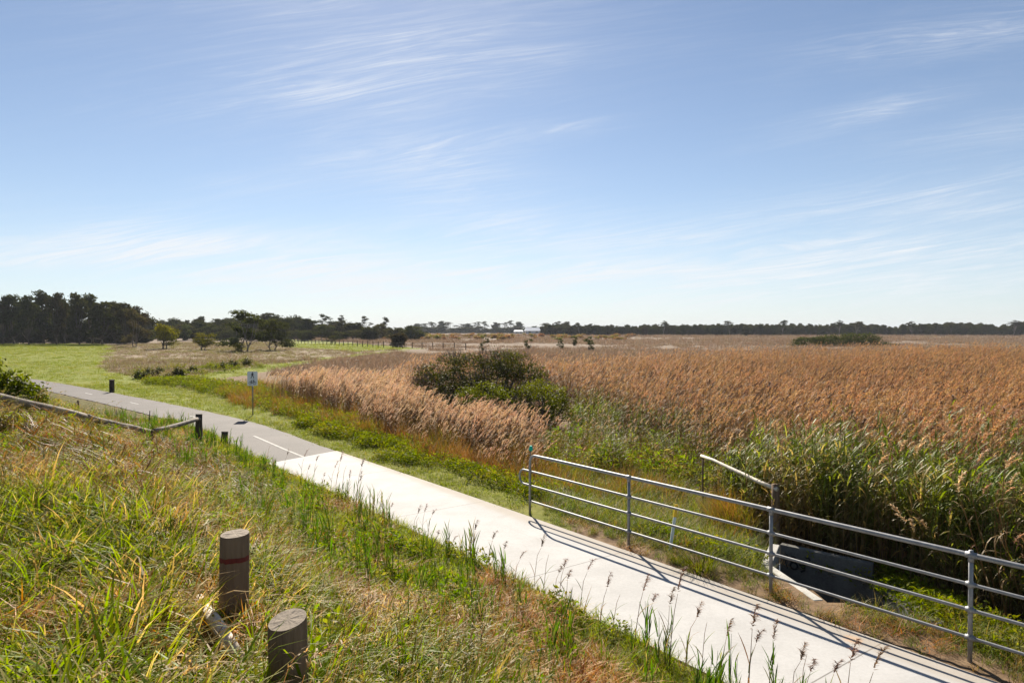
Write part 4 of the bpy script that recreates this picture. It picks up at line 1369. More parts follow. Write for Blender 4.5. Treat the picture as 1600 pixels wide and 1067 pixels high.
# growth around the drain
rD = np.random.default_rng(61)
X = rD.uniform(4.2, 6.0, 260); Y = rD.uniform(7.6, 10.6, 260)
m = ~inpoly(X, Y, PIT) & (-SD(X, Y) > 0.7) & (((X - 4.0) * .803 + (Y - 8.9) * .596) > 0.25)
X, Y = thin(m, X, Y)
scatter('drain_weeds', leafy('drain_weeds', V['weed'], 70, 0.22, 0.3, (0.02, 0.05), 5, asp=.32), put(X, Y), rD.uniform(0, 6.28, len(X)), .15, rD.uniform(.5, 1.2, len(X)), 'green weeds crowding the edge of the drain', 'weeds', 53)


# ------------------------------------------------------------------ trees and bushes, one by one
def leaf_cloud(name, lobes, n, size, mat, asp=0.55, shell=0.5, seed=0, flat=0.0, zmin=None, out=0.55, clump=0):
    """n leaf-sized quads through the volume of several lobes (cx, cy, cz, rx, ry, rz); returns a mesh"""
    r = np.random.default_rng(seed)
    L = np.array(lobes, float)
    wt = (L[:, 3] * L[:, 4] * L[:, 5]) ** 0.75; wt /= wt.sum()
    k = r.choice(len(L), n, p=wt)
    d = r.normal(size=(n, 3)); d /= np.linalg.norm(d, axis=1, keepdims=True)
    if clump:
        # leaves gather in sprays, with gaps between
        cd = r.normal(size=(len(L), clump, 3)); cd /= np.linalg.norm(cd, axis=2, keepdims=True)
        pick = cd[k, r.integers(0, clump, n)]
        d = pick + r.normal(size=(n, 3)) * 0.24; d /= np.linalg.norm(d, axis=1, keepdims=True)
    rad = r.random(n) ** shell
    P = L[k, :3] + d * L[k, 3:] * rad[:, None] * (1 + 0.12 * r.normal(size=(n, 1)))
    if zmin is not None:
        P[:, 2] = np.where(P[:, 2] < zmin, zmin + r.random(n) * 0.3, P[:, 2])
    nr = d * out + r.normal(size=(n, 3)) * 0.7; nr[:, 2] += flat
    nr /= np.linalg.norm(nr, axis=1, keepdims=True)
    a = np.cross(nr, r.normal(size=(n, 3))); a /= np.linalg.norm(a, axis=1, keepdims=True)
    b = np.cross(nr, a)
    s = r.uniform(size[0], size[1], n)[:, None]
    V4 = np.stack([P - a * s, P - b * s * asp + nr * s * .15, P + a * s, P + b * s * asp + nr * s * .15], 1).reshape(-1, 3)
    me = bpy.data.meshes.new(name)
    me.vertices.add(4 * n); me.vertices.foreach_set('co', V4.astype(np.float32).ravel())
    me.loops.add(4 * n); me.loops.foreach_set('vertex_index', np.arange(4 * n, dtype=np.int32))
    me.polygons.add(n); me.polygons.foreach_set('loop_start', np.arange(n, dtype=np.int32) * 4)
    at = me.attributes.new('var', 'FLOAT', 'POINT'); at.data.foreach_set('value', np.repeat(r.random(n), 4).astype(np.float32))
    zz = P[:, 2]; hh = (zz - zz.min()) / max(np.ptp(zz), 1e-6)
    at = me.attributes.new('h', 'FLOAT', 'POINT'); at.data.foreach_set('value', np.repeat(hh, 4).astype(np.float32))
    me.materials.append(mat)
    me.update(calc_edges=True)
    return me


def limbs(name, lobes, mat, stems=1, base_r=0.2, spread=0.5, fork=0.35):
    mb = MB()
    bases = [(R_(-spread, spread) if stems > 1 else 0, R_(-spread, spread) if stems > 1 else 0) for _ in range(stems)]
    forks = []
    for bx, by in bases:
        zt = min(l[2] for l in lobes) * fork + R_(0.2, .6)
        top = (bx * 1.4 + R_(-.25, .25), by * 1.4 + R_(-.25, .25), zt)
        mb.tube([(bx, by, -.3), (bx * 1.1, by * 1.1, zt * .4), top], [base_r * 1.25, base_r, base_r * .8], 7, wob=.08)
        forks.append(Vector(top))
    for i, l in enumerate(lobes):
        f = forks[i % stems]; c = Vector(l[:3])
        mid = f.lerp(c, .55) + Vector((R_(-.2, .2), R_(-.2, .2), -0.12 * (c - f).length))
        mb.tube([f - Vector((0, 0, .1)), mid, c, c + Vector((R_(-.4, .4), R_(-.4, .4), l[5] * .5))], [base_r * .62, base_r * .42, base_r * .22, base_r * .07], 5, cap=False)
    return mb.mesh(name, mat, True)


def gum_lobes(seed, n=9, h=10, w=3.2, low=0.45, flatten=0.55):
    r = random.Random(seed)
    out = []
    for i in range(n):
        t = i / max(n - 1, 1)
        z = h * (low + (0.93 - low) * t ** .8) + r.uniform(-.4, .4)
        rr = w * (0.95 - 0.55 * t) * r.uniform(.35, 1)
        a = r.uniform(0, 6.28)
        s = w * r.uniform(.36, .56)
        out.append((rr * math.cos(a), rr * math.sin(a), z, s, s, s * flatten * r.uniform(.8, 1.2)))
    return out


KINDS_ = {}


def kind(name, trunkm, crownm):
    KINDS_.setdefault(name, []).append((trunkm, crownm))


for v in range(4):      # tall spreading gums of the grove
    lo = gum_lobes(10 + v, 15, 10, 3.4, 0.22)
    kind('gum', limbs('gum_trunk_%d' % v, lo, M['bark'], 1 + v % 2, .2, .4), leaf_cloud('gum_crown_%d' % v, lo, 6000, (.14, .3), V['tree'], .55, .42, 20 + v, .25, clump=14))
for v in range(3):      # dense dark round trees
    r0 = random.Random(40 + v)
    lo = [(r0.uniform(-1.8, 1.8), r0.uniform(-1.6, 1.6), r0.uniform(1.0, 8.2), r0.uniform(1.5, 2.4), r0.uniform(1.5, 2.4), r0.uniform(1.3, 2.0)) for _ in range(14)]
    kind('dense', limbs('dense_trunk_%d' % v, lo, M['bark'], 2, .16, .5), leaf_cloud('dense_crown_%d' % v, lo, 6500, (.17, .34), V['tree'], .55, .42, 50 + v, .2, zmin=.1, clump=16))
for v in range(3):      # bare-stemmed trees with an umbrella top
    lo = gum_lobes(60 + v, 8, 10, 3.0, 0.55, .42)
    kind('umbrella', limbs('umbrella_trunk_%d' % v, lo, M['bark_pale'], 1, .15, .3), leaf_cloud('umbrella_crown_%d' % v, lo, 1900, (.12, .24), V['tree'], .5, .4, 70 + v, .3, clump=8))
for v in range(3):      # loose, airy paperbarks
    lo = gum_lobes(80 + v, 11, 10, 4.2, 0.24, .62)
    kind('airy', limbs('airy_trunk_%d' % v, lo, M['bark_pale'], 2, .15, .7, .3), leaf_cloud('airy_crown_%d' % v, lo, 6000, (.13, .28), V['treem'], .5, .42, 90 + v, .1, clump=10))
for v in range(3):      # low ragged bushes of the open marsh
    r0 = random.Random(160 + v)
    lo = [(r0.uniform(-2.6, 2.6), r0.uniform(-2, 2), 1.2 + 7.5 * r0.random() ** 1.3, r0.uniform(1.0, 2.0), r0.uniform(1.0, 2.0), r0.uniform(.9, 2.0)) for _ in range(10)]
    kind('ragged', limbs('ragged_trunk_%d' % v, lo, M['bark'], 3, .12, .6, .5), leaf_cloud('ragged_crown_%d' % v, lo, 2600, (.15, .36), V['treem'], .35, .5, 170 + v, .1, zmin=.1, clump=7))
for v in range(2):      # yellow-green wattles
    r0 = random.Random(120 + v)
    lo = [(r0.uniform(-2.6, 2.6), r0.uniform(-2, 2), r0.uniform(2.2, 8.3), r0.uniform(1.5, 2.3), r0.uniform(1.5, 2.3), r0.uniform(1.2, 1.8)) for _ in range(11)]
    kind('wattle', limbs('wattle_trunk_%d' % v, lo, M['bark'], 3, .16, .6), leaf_cloud('wattle_crown_%d' % v, lo, 3600, (.15, .28), V['treeg'], .5, .4, 130 + v, .2, clump=16))

TREE_N = [0]


def tree(knd, px, d, top, wpx, label, group=None, name='tree', base=0.0, cat='tree'):
    """top = photo row of the crown top, wpx = crown width in photo pixels, d = distance"""
    x, y = AT(px, d)
    z = H - (top - HY) / F * d - base
    t, c = KINDS_[knd][TREE_N[0] % len(KINDS_[knd])]; TREE_N[0] += 1
    hh = max(v.co.z for v in c.vertices) if False else 10.0
    xs = {'gum': 7.4, 'dense': 7.2, 'umbrella': 6.0, 'airy': 9.4, 'wattle': 8.2, 'ragged': 7.6}[knd]
    root = thing(name, label, cat, (x, y, base), R_(0, 6.28), group)
    sxy = wpx / F * d / xs
    root.scale = (sxy, sxy, z / hh)
    link(bpy.data.objects.new('trunk', t), root); link(bpy.data.objects.new('crown', c), root)
    return root


rt = random.Random(77)
# grove behind the lawn
gl = 'tall dark gum tree in the dense grove at the left edge of the lawn'
gg = 'gum trees of the dense grove'
TOPS = [(-60, 466), (-25, 462), (5, 466), (24, 460), (45, 458), (66, 454), (88, 455), (104, 464), (124, 461), (143, 460), (160, 466), (178, 468), (196, 473), (214, 478)]
for px, tp in TOPS:
    tree('gum', px, rt.uniform(156, 174), tp + rt.uniform(-3, 5), rt.uniform(36, 54), gl, gg)
for px in range(-70, 235, 26):
    tree('dense', px + rt.uniform(-6, 6), rt.uniform(186, 200), 484 + rt.uniform(-6, 6), rt.uniform(44, 56), 'dark bushy tree filling the back of the dense grove beyond the lawn', 'bushy trees behind the grove')
for px in range(-70, 236, 17):
    tree('dense', px + rt.uniform(-5, 5), rt.uniform(172, 180), 505 + rt.uniform(-8, 8), rt.uniform(24, 34), 'low dark undergrowth bush between the trunks of the dense grove', 'undergrowth bushes of the grove', name='bush', cat='bush')
tree('airy', 211, 138, 486, 46, 'grey-green loose tree at the right end of the dark grove')
# small trees on the meadow
tree('wattle', 258, 124, 502, 50, 'rounded yellow-green wattle tree on the meadow right of the grove')
tree('wattle', 318, 116, 518, 42, 'smallest yellow-topped bush on the meadow between the wattle and the paperbarks', name='bush', cat='bush')
tree('airy', 384, 110, 489, 84, 'loose grey-green paperbark with thin trunks on the meadow')
tree('airy', 426, 116, 498, 66, 'lower dark paperbark beside the tallest meadow tree')
tree('wattle', 372, 104, 534, 22, 'low yellowish bush at the foot of the meadow paperbark', name='bush', cat='bush')
tree('dense', 620, 138, 516, 34, 'single rounded dark tree at the end of the green paddock')
tree('ragged', 757, 106, 524, 15, 'narrow dark upright bush on the pale marsh behind the big bush', name='bush', cat='bush')
tree('ragged', 826, 116, 527, 15, 'small grey-brown bush above the right shoulder of the big bush', name='bush', cat='bush')
tree('ragged', 876, 116, 529, 16, 'thin small bush on the pale marsh between two dark bushes', name='bush', cat='bush')
tree('ragged', 921, 112, 522, 20, 'dark leaning bush on the pale marsh at the edge of the reed bed', name='bush', cat='bush')
tree('ragged', 898, 150, 523, 17, 'far low green bush behind the thin marsh bushes', name='bush', cat='bush')
tree('ragged', 518, 162, 524, 15, 'small dark bush standing at the paddock fence', name='bush', cat='bush')
# the middle wood
ml = 'dark tree in the middle wood beyond the meadow'
mg = 'trees of the middle wood'
sky_px = [225, 260, 300, 340, 365, 400, 440, 470, 500, 530, 560, 600, 640, 680]
sky_py = [500, 494, 490, 493, 491, 488, 489, 491, 498, 501, 503, 505, 508, 512]
for i, px in enumerate(range(232, 660, 12)):
    d = rt.uniform(235, 290)
    k_ = 'dense' if i % 3 else 'gum'
    tree(k_, px + rt.uniform(-6, 6), d, float(np.interp(px, sky_px, sky_py)) + rt.uniform(-3, 10), rt.uniform(28, 50), ml, mg)
for i, px in enumerate(range(236, 650, 15)):
    tree(('airy', 'ragged', 'dense')[i % 3], px + rt.uniform(-8, 8), rt.uniform(205, 230), 510 + rt.uniform(-7, 6), rt.uniform(30, 46), 'low olive bush along the front of the middle wood', 'bushes in front of the middle wood', name='bush', cat='bush')
tree('umbrella', 507, 270, 489, 24, 'flat-topped tree rising above the middle wood, densest of the emergent crowns')
tree('umbrella', 535, 275, 492, 19, 'thin-crowned pale tree rising above the middle wood beside the flat-topped one')
tree('umbrella', 572, 280, 492, 17, 'slender tree with a small tuft above the declining wood')
tree('umbrella', 600, 275, 494, 19, 'last tall umbrella tree where the middle wood drops to the horizon')
# pale far row at the centre of the horizon
fl = 'faint umbrella-crowned tree in the far row on the centre horizon'
fg = 'far trees on the centre horizon'
for i, px in enumerate([648, 662, 676, 690, 704, 719, 731, 745, 760, 773, 786, 800, 815, 852, 868, 884]):
    d = rt.uniform(700, 820) if px < 830 else rt.uniform(560, 600)
    tree('umbrella' if i % 3 else 'gum', px + rt.uniform(-3, 3), d, (504 if px < 760 else 501.5) + rt.uniform(-2.5, 2.5), rt.uniform(16, 24), fl, fg)
for i, px in enumerate(range(640, 860, 9)):
    tree('dense', px, rt.uniform(640, 680) , 510.5 + rt.uniform(-2, 1.5), rt.uniform(18, 26), 'low far bush in the hedge line below the centre horizon trees', 'far hedge bushes at the centre', name='bush', cat='bush')
# emergent trees over the far wood on the right
for px, tp, w, lab in ((905, 503, 16, 'tuft-crowned tree standing just right of the far houses'), (1036, 501, 20, 'tall thin-topped tree above the far wood, right of the centre'),
                       (1140, 500, 22, 'twin-tufted tree rising above the far wood'), (1222, 499, 22, 'spreading pale tree above the far wood left of the marsh thicket'),
                       (1311, 500, 20, 'tall open tree above the far wood behind the marsh thicket'), (1338, 501, 24, 'flat-crowned tree above the far wood right behind the thicket'),
                       (1424, 501, 16, 'dark round-headed tree at the gap in the far wood'), (1584, 500, 28, 'tall broad tree at the right end of the far wood')):
    tree('umbrella', px, 372, tp, w, lab)

# the far wood itself reads as one dark mass
def joined(knd, v):
    t, c = KINDS_[knd][v]
    bm = bmesh.new(); bm.from_mesh(c); nc = len(bm.faces)
    bm.from_mesh(t)
    bm.faces.ensure_lookup_table()
    for f in bm.faces[nc:]: f.material_index = 1
    me = bpy.data.meshes.new('wood_tree_%s_%d' % (knd, v)); bm.to_mesh(me); bm.free()
    me.materials.append(c.materials[0]); me.materials.append(t.materials[0])
    return me


Pw = []; Sw = []
for px in np.arange(850, 1720, 4.2):
    for row in range(3):
        d = rt.uniform(372, 400) + row * 25
        hh = float(np.interp(px, [850, 900, 980, 1100, 1200, 1280, 1330, 1400, 1418, 1470, 1530, 1560, 1600, 1700], [505, 507, 508, 506, 505, 507, 504, 510, 506, 504, 505, 508, 503, 502])) + rt.uniform(-1.5, 2.5)
        x, y = AT(px + rt.uniform(-3, 3), d)
        Pw.append((x, y, 0)); Sw.append((H - (hh - HY) / F * d) / 10.0 * rt.uniform(.85, 1.05))
for px in np.arange(226, 668, 4.5):
    d = rt.uniform(300, 330); x, y = AT(px, d)
    Pw.append((x, y, 0)); Sw.append((H - (float(np.interp(px, sky_px, sky_py)) + rt.uniform(3, 13) - HY) / F * d) / 10.0)
scatter('far_woodland', [joined('dense', 0), joined('dense', 1), joined('dense', 2), joined('gum', 0), joined('gum', 2)], np.array(Pw), np.random.default_rng(5).uniform(0, 6.28, len(Pw)), .02, np.array(Sw),
        'long dark wood along the far side of the marsh and behind the meadow', 'woodland', 31)


# big dark bush in the reeds and its two lower companions
def shrub(name, label, d, lobes_px, n, size, mat, twigs=0, group=None, cat='bush', clump=0, yr=1.0, asp=.5):
    """lobes_px: (px, py, rx px, rz px) lobes seen from the photo, at distance d"""
    px0 = sum(l[0] for l in lobes_px) / len(lobes_px)
    x0, y0 = AT(px0, d)
    g = gz(x0, y0)
    root = thing(name, label, cat, (x0, y0, g), 0, group)
    lobes = []
    for i, (px, py, rx, rz) in enumerate(lobes_px):
        x, _ = AT(px, d); z = H - (py - HY) / F * d - g
        lobes.append((x - x0, rt.uniform(-.5, .5) * yr, z, rx / F * d, rx / F * d * yr, rz / F * d))
    link(bpy.data.objects.new('foliage', leaf_cloud(name + '_foliage', lobes, n, size, mat, asp, .33, len(lobes) * 3 + n % 97, .25, zmin=0.02, clump=clump)), root)
    mb = MB()
    for l in lobes:
        c = Vector(l[:3])
        for j in range(3):
            q = c + Vector((R_(-.4, .4) * l[3], R_(-.4, .4) * l[4], R_(-.2, .5) * l[5]))
            mb.tube([(R_(-.3, .3), R_(-.2, .2), -.15), Vector((q.x * .5, q.y * .5, q.z * .35)), q], [.05, .035, .012], 5, cap=False)
    link(bpy.data.objects.new('stems', mb.mesh(name + '_stems', V['twig'])), root)
    if twigs:
        mb = MB()
        rr = random.Random(9)
        for j in range(twigs):
            l = lobes[rr.randrange(len(lobes))]
            u = Vector((rr.gauss(0, 1), -abs(rr.gauss(0, 1)), rr.gauss(0.3, .8))).normalized()
            p = Vector(l[:3]) + Vector((u.x * l[3], u.y * l[4], u.z * l[5])) * rr.uniform(.6, .98)
            if p.z < 0.1: continue
            e = p + (u + Vector((rr.gauss(0, .4), rr.gauss(0, .4), .35))).normalized() * rr.uniform(.12, .32)
            w = Vector((.006, 0, .002))
            mb.add([p - w, p + w, e + w * .4, e - w * .4], [(0, 1, 2, 3)])
        link(bpy.data.objects.new('bare_twigs', mb.mesh(name + '_twigs', V['twig'])), root)
    return root


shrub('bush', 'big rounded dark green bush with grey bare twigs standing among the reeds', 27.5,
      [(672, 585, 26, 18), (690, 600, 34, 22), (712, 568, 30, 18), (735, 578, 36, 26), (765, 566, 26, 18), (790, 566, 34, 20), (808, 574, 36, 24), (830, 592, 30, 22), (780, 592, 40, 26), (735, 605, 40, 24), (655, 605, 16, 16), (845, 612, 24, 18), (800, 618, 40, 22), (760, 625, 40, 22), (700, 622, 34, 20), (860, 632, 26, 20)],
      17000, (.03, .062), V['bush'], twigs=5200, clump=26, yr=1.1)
shrub('bush', 'lower fresh green bush in front of the big dark bush', 24.5, [(735, 618, 24, 18), (762, 612, 28, 18), (785, 622, 24, 18), (750, 632, 32, 18), (722, 630, 16, 14), (735, 650, 30, 15), (775, 650, 30, 15)], 5200, (.026, .05), V['bush2'], clump=18)
shrub('bush', 'low green bush at the right foot of the big dark bush', 24.8, [(822, 612, 22, 17), (846, 608, 26, 17), (870, 618, 22, 16), (850, 628, 34, 16), (885, 628, 12, 12), (820, 645, 24, 16), (850, 650, 30, 16), (880, 646, 18, 15)], 5200, (.026, .05), V['bush2'], clump=18)
# thicket on the far marsh
shrub('thicket', 'wide olive-green thicket on the far marsh before the dark wood', 145,
      [(1262, 534, 22, 8), (1285, 533, 22, 9), (1306, 531, 22, 10), (1330, 530, 22, 10), (1352, 531, 22, 10), (1372, 535, 18, 7), (1245, 538, 12, 5), (1390, 538, 12, 4)], 9000, (.1, .2), V['treem'], cat='thicket', clump=16)
# bush over the left end of the log fence
shrub('bush', 'leafy green bush at the left edge above the log rail', 13.6, [(-30, 590, 40, 40), (5, 585, 26, 28), (22, 600, 26, 24), (40, 612, 20, 16), (52, 624, 14, 12), (10, 622, 34, 22), (-40, 630, 50, 30)], 8000, (.028, .055), V['weed'], clump=18)
shrub('bush', 'russet dying bush at the left edge below the log rail', 10.6, [(-20, 672, 44, 30), (18, 668, 30, 24), (40, 684, 24, 16)], 4200, (.022, .05), V['brownweed'], twigs=500, clump=14, asp=.25)
# small shrubs along the meadow edge
for px, py, w, h_ in ((222, 586, 11, 9), (236, 583, 9, 10), (246, 580, 7, 7), (277, 582, 8, 10), (300, 578, 7, 7), (365, 569, 9, 9), (386, 566, 9, 9), (346, 572, 8, 8), (262, 590, 9, 7)):
    shrub('bush', 'small dark weedy bush along the near edge of the dry meadow', H * F / (py + h_ * .6 - HY), [(px, py, w, h_), (px + w * .6, py + 2, w * .7, h_ * .7), (px - w * .5, py + 2, w * .6, h_ * .6)], 900, (.05, .1), V['bush'], group='small bushes along the meadow edge', clump=10)


# ------------------------------------------------------------------ reed stalks standing against the concrete
def stalk_proto(v):
    root = thing('reed_stalk', 'x', 'reed')
    mb = MB(); hh = 1.0
    lx = R_(.03, .14)
    pts = [Vector((0, 0, -.08)), Vector((lx * .2, 0, hh * .35)), Vector((lx * .55, R_(-.02, .02), hh * .7)), Vector((lx, R_(-.03, .03), hh * .86))]
    mb.tube(pts, [.0042, .0038, .003, .0018], 5, var=R_(.5, 1), cap=False)
    mb.build('stem', V['dryreed'], root)
    mb = MB()
    for j in range(3):
        t = .12 + .2 * j
        mb.blade((lx * t * .6, 0, hh * t), R_(0, 6.28), R_(.2, .34), R_(.009, .016), R_(.2, .5), R_(.4, 1.4), 4, var=random.random(), swell=True, h0=.4)
    mb.build('leaves', V['shoot'] if v % 2 else V['dryreed'], root)
    if v < 5:
        mb = MB(); plume(mb, pts[3], random.gauss(0, .5), R_(.2, .32), 60 + 14 * (v % 3), (.03, .075), .0095, .1, .35 + .45 * (v % 2), mi=0)
        mb.build('seed_head', V['darkhead'], root)
    return root


PROTO = [stalk_proto(v) for v in range(6)]
USED = set()
STALKS = [(478, 728), (488, 712), (503, 740), (514, 724), (523, 709), (533, 716), (545, 736), (553, 717), (561, 742), (468, 706), (640, 794), (647, 800), (657, 791), (669, 797), (682, 840), (700, 856), (727, 818), (733, 838),
          (604, 786), (760, 832), (782, 850), (806, 868), (838, 842), (846, 852), (862, 884), (871, 872), (884, 896), (905, 880), (936, 900), (958, 918), (984, 903), (1008, 925), (1036, 930), (1048, 905), (1072, 950),
          (1103, 960), (1122, 975), (1160, 985), (1180, 960), (1206, 990), (1232, 1018), (1247, 1005), (1262, 1030), (1290, 1036), (1322, 1012), (1334, 1026), (440, 704), (415, 690), (320, 672)]
SS = np.linspace(-34, 14, 400)
for i, (px, tp) in enumerate(STALKS):
    off = PW + R_(0.05, 0.5)
    pp = np.array([on_path(s, off) for s in SS])
    q = 800 + pp[:, 0] / np.maximum(pp[:, 1], .5) * F
    q[pp[:, 1] < 1] = 1e6
    x, y = pp[int(np.argmin(np.abs(q - px)))]
    g = gz(x, y)
    hgt = H - (tp - HY) / F * y - g
    hgt = min(max(hgt, .35), 1.45)
    v = i % 6
    o = PROTO[v] if v not in USED else copy_tree(PROTO[v])
    USED.add(v)
    o.location = (x, y, g - .02); o.rotation_euler = (R_(-.04, .04), R_(-.03, .05), R_(-.6, .6)); o.scale = (1, 1, hgt) if hgt > .8 else (.85, .85, hgt)
    if px < 580:
        o['label'] = 'thin brown-headed reed in the cluster at the far left corner of the concrete'; o['group'] = 'reeds by the concrete corner'
    elif px < 920:
        o['label'] = 'thin brown-headed reed on the left edge of the concrete opposite the railing end'; o['group'] = 'reeds along the middle of the concrete edge'
    else:
        o['label'] = 'thin brown reed on the nearest stretch of the concrete edge'; o['group'] = 'reeds along the near concrete edge'

# pale dead stalks lying on the bank
for (px, py, L, az, lab) in ((828, 1024, .3, .35, 'pale dry grass stalk lying on the bank near the concrete'), (752, 1028, .12, .8, 'short pale bit of dead stalk lying on the bank')):
    d = 4.6
    for _ in range(30):
        x, y = AT(px, d); d = (H - gz(x, y) - .12) * F / (py - HY)
    mb = MB()
    c = Vector((x, y, gz(x, y) + .12)); t = Vector((math.cos(az), math.sin(az), .15)).normalized()
    mb.tube([c - t * L / 2, c, c + t * L / 2], [.012, .016, .006], 6, wob=.15)
    tag(mb.build('dead_stalk', M['bleached'], None, True), lab, 'dead stalk')

# brown scrub out on the marsh below the centre horizon
Ps = []; Ss = []
r = np.random.default_rng(44)
for i in range(260):
    px = r.uniform(600, 1000); d = r.uniform(210, 420)
    if r.random() < (px - 640) / 700: continue
    Ps.append((*AT(px, d), 0)); Ss.append(r.uniform(.12, .26))
scrub = []
for v in range(3):
    r0 = random.Random(300 + v)
    scrub.append(leaf_cloud('marsh_scrub_shape_%d' % v, [(r0.uniform(-6, 6), r0.uniform(-3, 3), r0.uniform(1.5, 5), r0.uniform(3, 5), r0.uniform(2, 4), r0.uniform(2, 3.6)) for _ in range(8)], 1500, (.4, .8), V['brownweed'], .5, .4, 310 + v, .2, zmin=.1, clump=12))
scatter('marsh_scrub', scrub, np.array(Ps), r.uniform(0, 6.28, len(Ps)), .02, np.array(Ss), 'low brown scrub on the open marsh below the centre horizon', 'scrub', 41)
# brown tangle round the half-hidden timber rail
X = r.normal(4.12, .16, 60); Y = r.normal(12.55, .35, 60)
scatter('rail_tangle', tuft('rail_tangle', V['brownweed'], 46, 0.2, (0.5, 1.0), (0.006, 0.012), (0.02, 0.4), (0.3, 1.5), 4, 4), put(X, Y), r.uniform(0, 6.28, 60), .1, r.uniform(.7, 1.2, 60),
        'brown tangled weeds around the half-hidden timber rail', 'weeds', 42)


# ------------------------------------------------------------------ camera, light, sky
TS = Vector((-0.18, 1.0, math.tan(math.radians(34.5)) * 1.016)).normalized()   # towards the sun


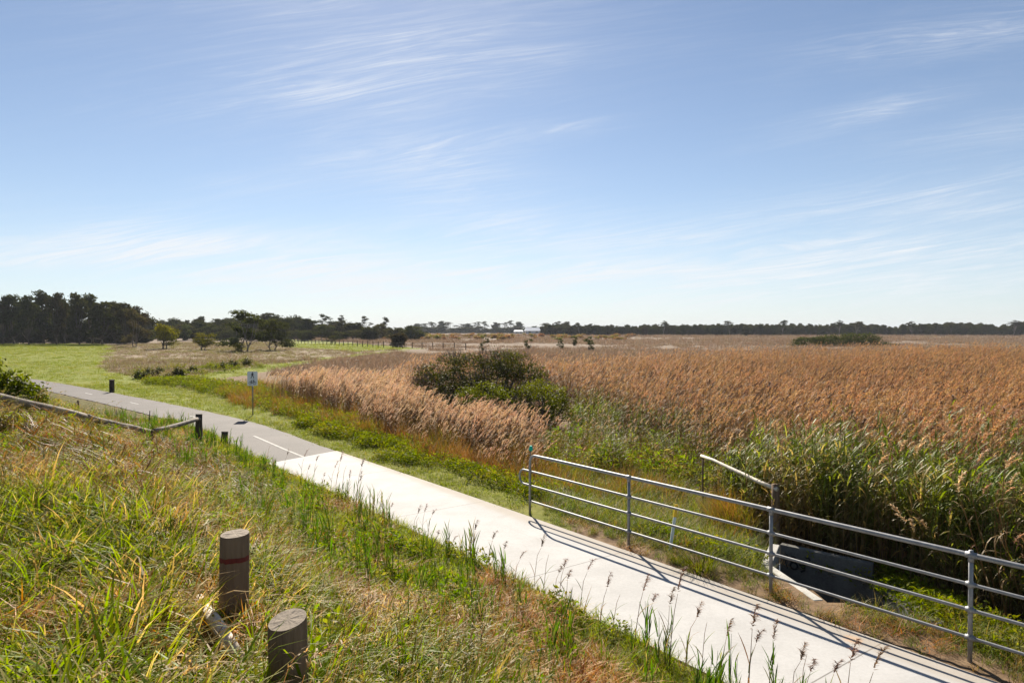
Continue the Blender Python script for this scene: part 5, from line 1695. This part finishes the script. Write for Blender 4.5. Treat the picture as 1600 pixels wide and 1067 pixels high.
def setup_light():
    cam = bpy.data.cameras.new('camera')
    cam.lens = 24; cam.sensor_width = 36; cam.clip_start = 0.05; cam.clip_end = 9000
    co = bpy.data.objects.new('camera', cam); COL.objects.link(co)
    co.location = (0, 0, H); co.rotation_euler = (math.radians(90 - 0.99), 0, 0)
    SC.camera = co
    sd = bpy.data.lights.new('sun', 'SUN'); sd.energy = 5.0; sd.angle = math.radians(0.55); sd.color = (1.0, 0.91, 0.77)
    so = bpy.data.objects.new('sun', sd); COL.objects.link(so); so.location = TS * 80
    so.rotation_euler = TS.to_track_quat('Z', 'Y').to_euler()
    w = bpy.data.worlds.new('World'); SC.world = w; w.use_nodes = True
    nt = w.node_tree; nt.nodes.clear(); k = N(nt)
    out = k.n('ShaderNodeOutputWorld'); bg = k.n('ShaderNodeBackground')
    sky = k.n('ShaderNodeTexSky', sky_type='NISHITA')
    sky.sun_disc = False
    sky.sun_elevation = math.asin(TS.z); sky.sun_rotation = math.atan2(TS.x, TS.y)
    sky.altitude = 10; sky.air_density = 0.8; sky.dust_density = 0.1; sky.ozone_density = 1.4
    # cirrus: wind-drawn streaks on the sky, by direction
    d = k.n('ShaderNodeTexCoord').outputs['Generated']
    sep = k.n('ShaderNodeSeparateXYZ'); k.put(sep.inputs[0], d)
    yy = k.math('MAXIMUM', sep.outputs[1], 0.08)
    u = k.math('DIVIDE', sep.outputs[0], yy); v = k.math('DIVIDE', sep.outputs[2], yy)
    front = k.ramp(sep.outputs[1], 0.05, 0.25)
    cmb = k.n('ShaderNodeCombineXYZ')
    # axes along / across the wind (streaks climb gently to the right)
    a = math.radians(9)
    al = k.math('ADD', k.math('MULTIPLY', u, math.cos(a)), k.math('MULTIPLY', v, math.sin(a)))
    ac = k.math('SUBTRACT', k.math('MULTIPLY', v, math.cos(a)), k.math('MULTIPLY', u, math.sin(a)))
    k.put(cmb.inputs[0], k.math('MULTIPLY', al, 1.0)); k.put(cmb.inputs[1], k.math('MULTIPLY', ac, 7.0))
    warp = k.noise(cmb.outputs[0], 1.6, 3, 0.5, out=1)
    wv = k.n('ShaderNodeVectorMath', operation='MULTIPLY_ADD')
    k.put(wv.inputs[0], warp); wv.inputs[1].default_value = (0.5, 0.5, 0); k.put(wv.inputs[2], cmb.outputs[0])
    fib = k.noise(wv.outputs[0], 3.2, 8, 0.62, 0.4)
    fib2 = k.noise(k.scale(wv.outputs[0], (1.0, 3.4, 1)), 4.0, 6, 0.65, 0.3)
    fib3 = k.noise(k.scale(wv.outputs[0], (1.6, 6.5, 1)), 6.0, 6, 0.7, 0.5)
    fibre = k.math('ADD', k.math('MULTIPLY', k.ramp(fib, 0.4, 0.68), 0.45), k.math('MULTIPLY', k.ramp(fib2, 0.4, 0.68), 0.4))
    fibre = k.math('MULTIPLY', k.math('ADD', fibre, 0.12), k.math('MULTIPLY_ADD', k.ramp(fib3, 0.36, 0.64), 0.9, 0.45))
    STREAKS = [  # px, py, half length, half width, rise (deg), strength
        (610, 128, 210, 32, 7, .42), (520, 150, 110, 10, -4, .3), (700, 50, 100, 8, 6, .6), (760, 95, 110, 14, 6, .4), (800, 212, 120, 9, 7, .6), (640, 258, 110, 18, 2, .75),
        (740, 312, 110, 22, 0, .4), (830, 365, 110, 20, -2, .8), (400, 405, 330, 26, -4, 1.3), (130, 392, 220, 12, 2, .9), (560, 440, 120, 14, -8, 1.0), (900, 450, 460, 26, 0, 1.1),
        (1080, 375, 60, 7, 0, .5), (1410, 305, 240, 15, 8, .8), (1450, 384, 230, 15, 2, .95), (1500, 55, 180, 16, 9, .55), (1350, 178, 130, 10, 14, .5), (1540, 205, 120, 18, 8, .35),
        (1540, 335, 110, 9, 3, .5), (1530, 425, 120, 10, 3, .5), (1150, 440, 260, 14, 0, .9), (400, 290, 70, 10, 0, .25), (600, 10, 360, 80, 5, .3), (1200, 410, 300, 30, 2, .25)]
    tot = None
    for (px, py, L, W, ang, st) in STREAKS:
        cu = (px - 800) / F; cv = (HY - py) / F; t = math.radians(ang)
        du = k.math('SUBTRACT', u, cu); dv = k.math('SUBTRACT', v, cv)
        p = k.math('MULTIPLY', k.math('ADD', k.math('MULTIPLY', du, math.cos(t)), k.math('MULTIPLY', dv, math.sin(t))), F / (L * 1.25))
        q = k.math('MULTIPLY', k.math('SUBTRACT', k.math('MULTIPLY', dv, math.cos(t)), k.math('MULTIPLY', du, math.sin(t))), F / (W * 1.9))
        r2 = k.math('ADD', k.math('MULTIPLY', p, p), k.math('MULTIPLY', q, q))
        g = k.math('MULTIPLY', k.math('POWER', 2.718, k.math('MULTIPLY', r2, -1.0)), st)
        tot = g if tot is None else k.math('ADD', tot, g)
    # a little unplaced cirrus all over, also behind the viewer
    gen = k.math('MULTIPLY', k.ramp(k.noise(d, 2.1, 4, 0.6), 0.5, 0.8), 0.12)
    mask = k.math('MULTIPLY', k.math('ADD', k.math('MULTIPLY', tot, front), gen), k.math('MULTIPLY_ADD', fibre, 0.95, 0.04))
    mask = k.math('MINIMUM', k.math('MULTIPLY', mask, CLOUD), 0.85)
    # thin high veil that whitens the whole blue
    veil = k.math('ADD', 0.03, k.math('MULTIPLY', k.math('POWER', 2.718, k.math('MULTIPLY', k.math('MAXIMUM', sep.outputs[2], 0.0), -7.0)), 0.62))
    base = k.mix(veil, sky.outputs[0], VEILCOL)
    col = k.mix(mask, base, CLOUDCOL)
    nt.links.new(col, bg.inputs['Color']); bg.inputs['Strength'].default_value = 0.05
    nt.links.new(bg.outputs[0], out.inputs[0])
    SC.view_settings.view_transform = 'Standard'; SC.view_settings.look = 'None'
    SC.view_settings.exposure = EXPO; SC.view_settings.gamma = 1
    SC.cycles.max_bounces = 7; SC.cycles.diffuse_bounces = 3; SC.cycles.transmission_bounces = 5; SC.cycles.glossy_bounces = 2
    SC.cycles.transparent_max_bounces = 4; SC.cycles.caustics_reflective = False; SC.cycles.caustics_refractive = False
    SC.cycles.use_denoising = True


CLOUD = 0.72
VEILCOL = (5.8, 6.6, 7.6)
CLOUDCOL = (8.4, 8.6, 8.9)
EXPO = 1.12


def haze():
    m, nt, out = new_mat('air')
    v = nt.nodes.new('ShaderNodeVolumePrincipled')
    v.inputs['Color'].default_value = (0.86, 0.91, 1.0, 1); v.inputs['Density'].default_value = 0.00016
    nt.links.new(v.outputs[0], out.inputs['Volume'])
    mb = MB(); mb.box((0, 2000, 14), (9200, 4500, 36))
    o = mb.build('haze', m); tag(o, 'pale air that fades the farthest trees', 'haze', kind='stuff')


haze()
setup_light()
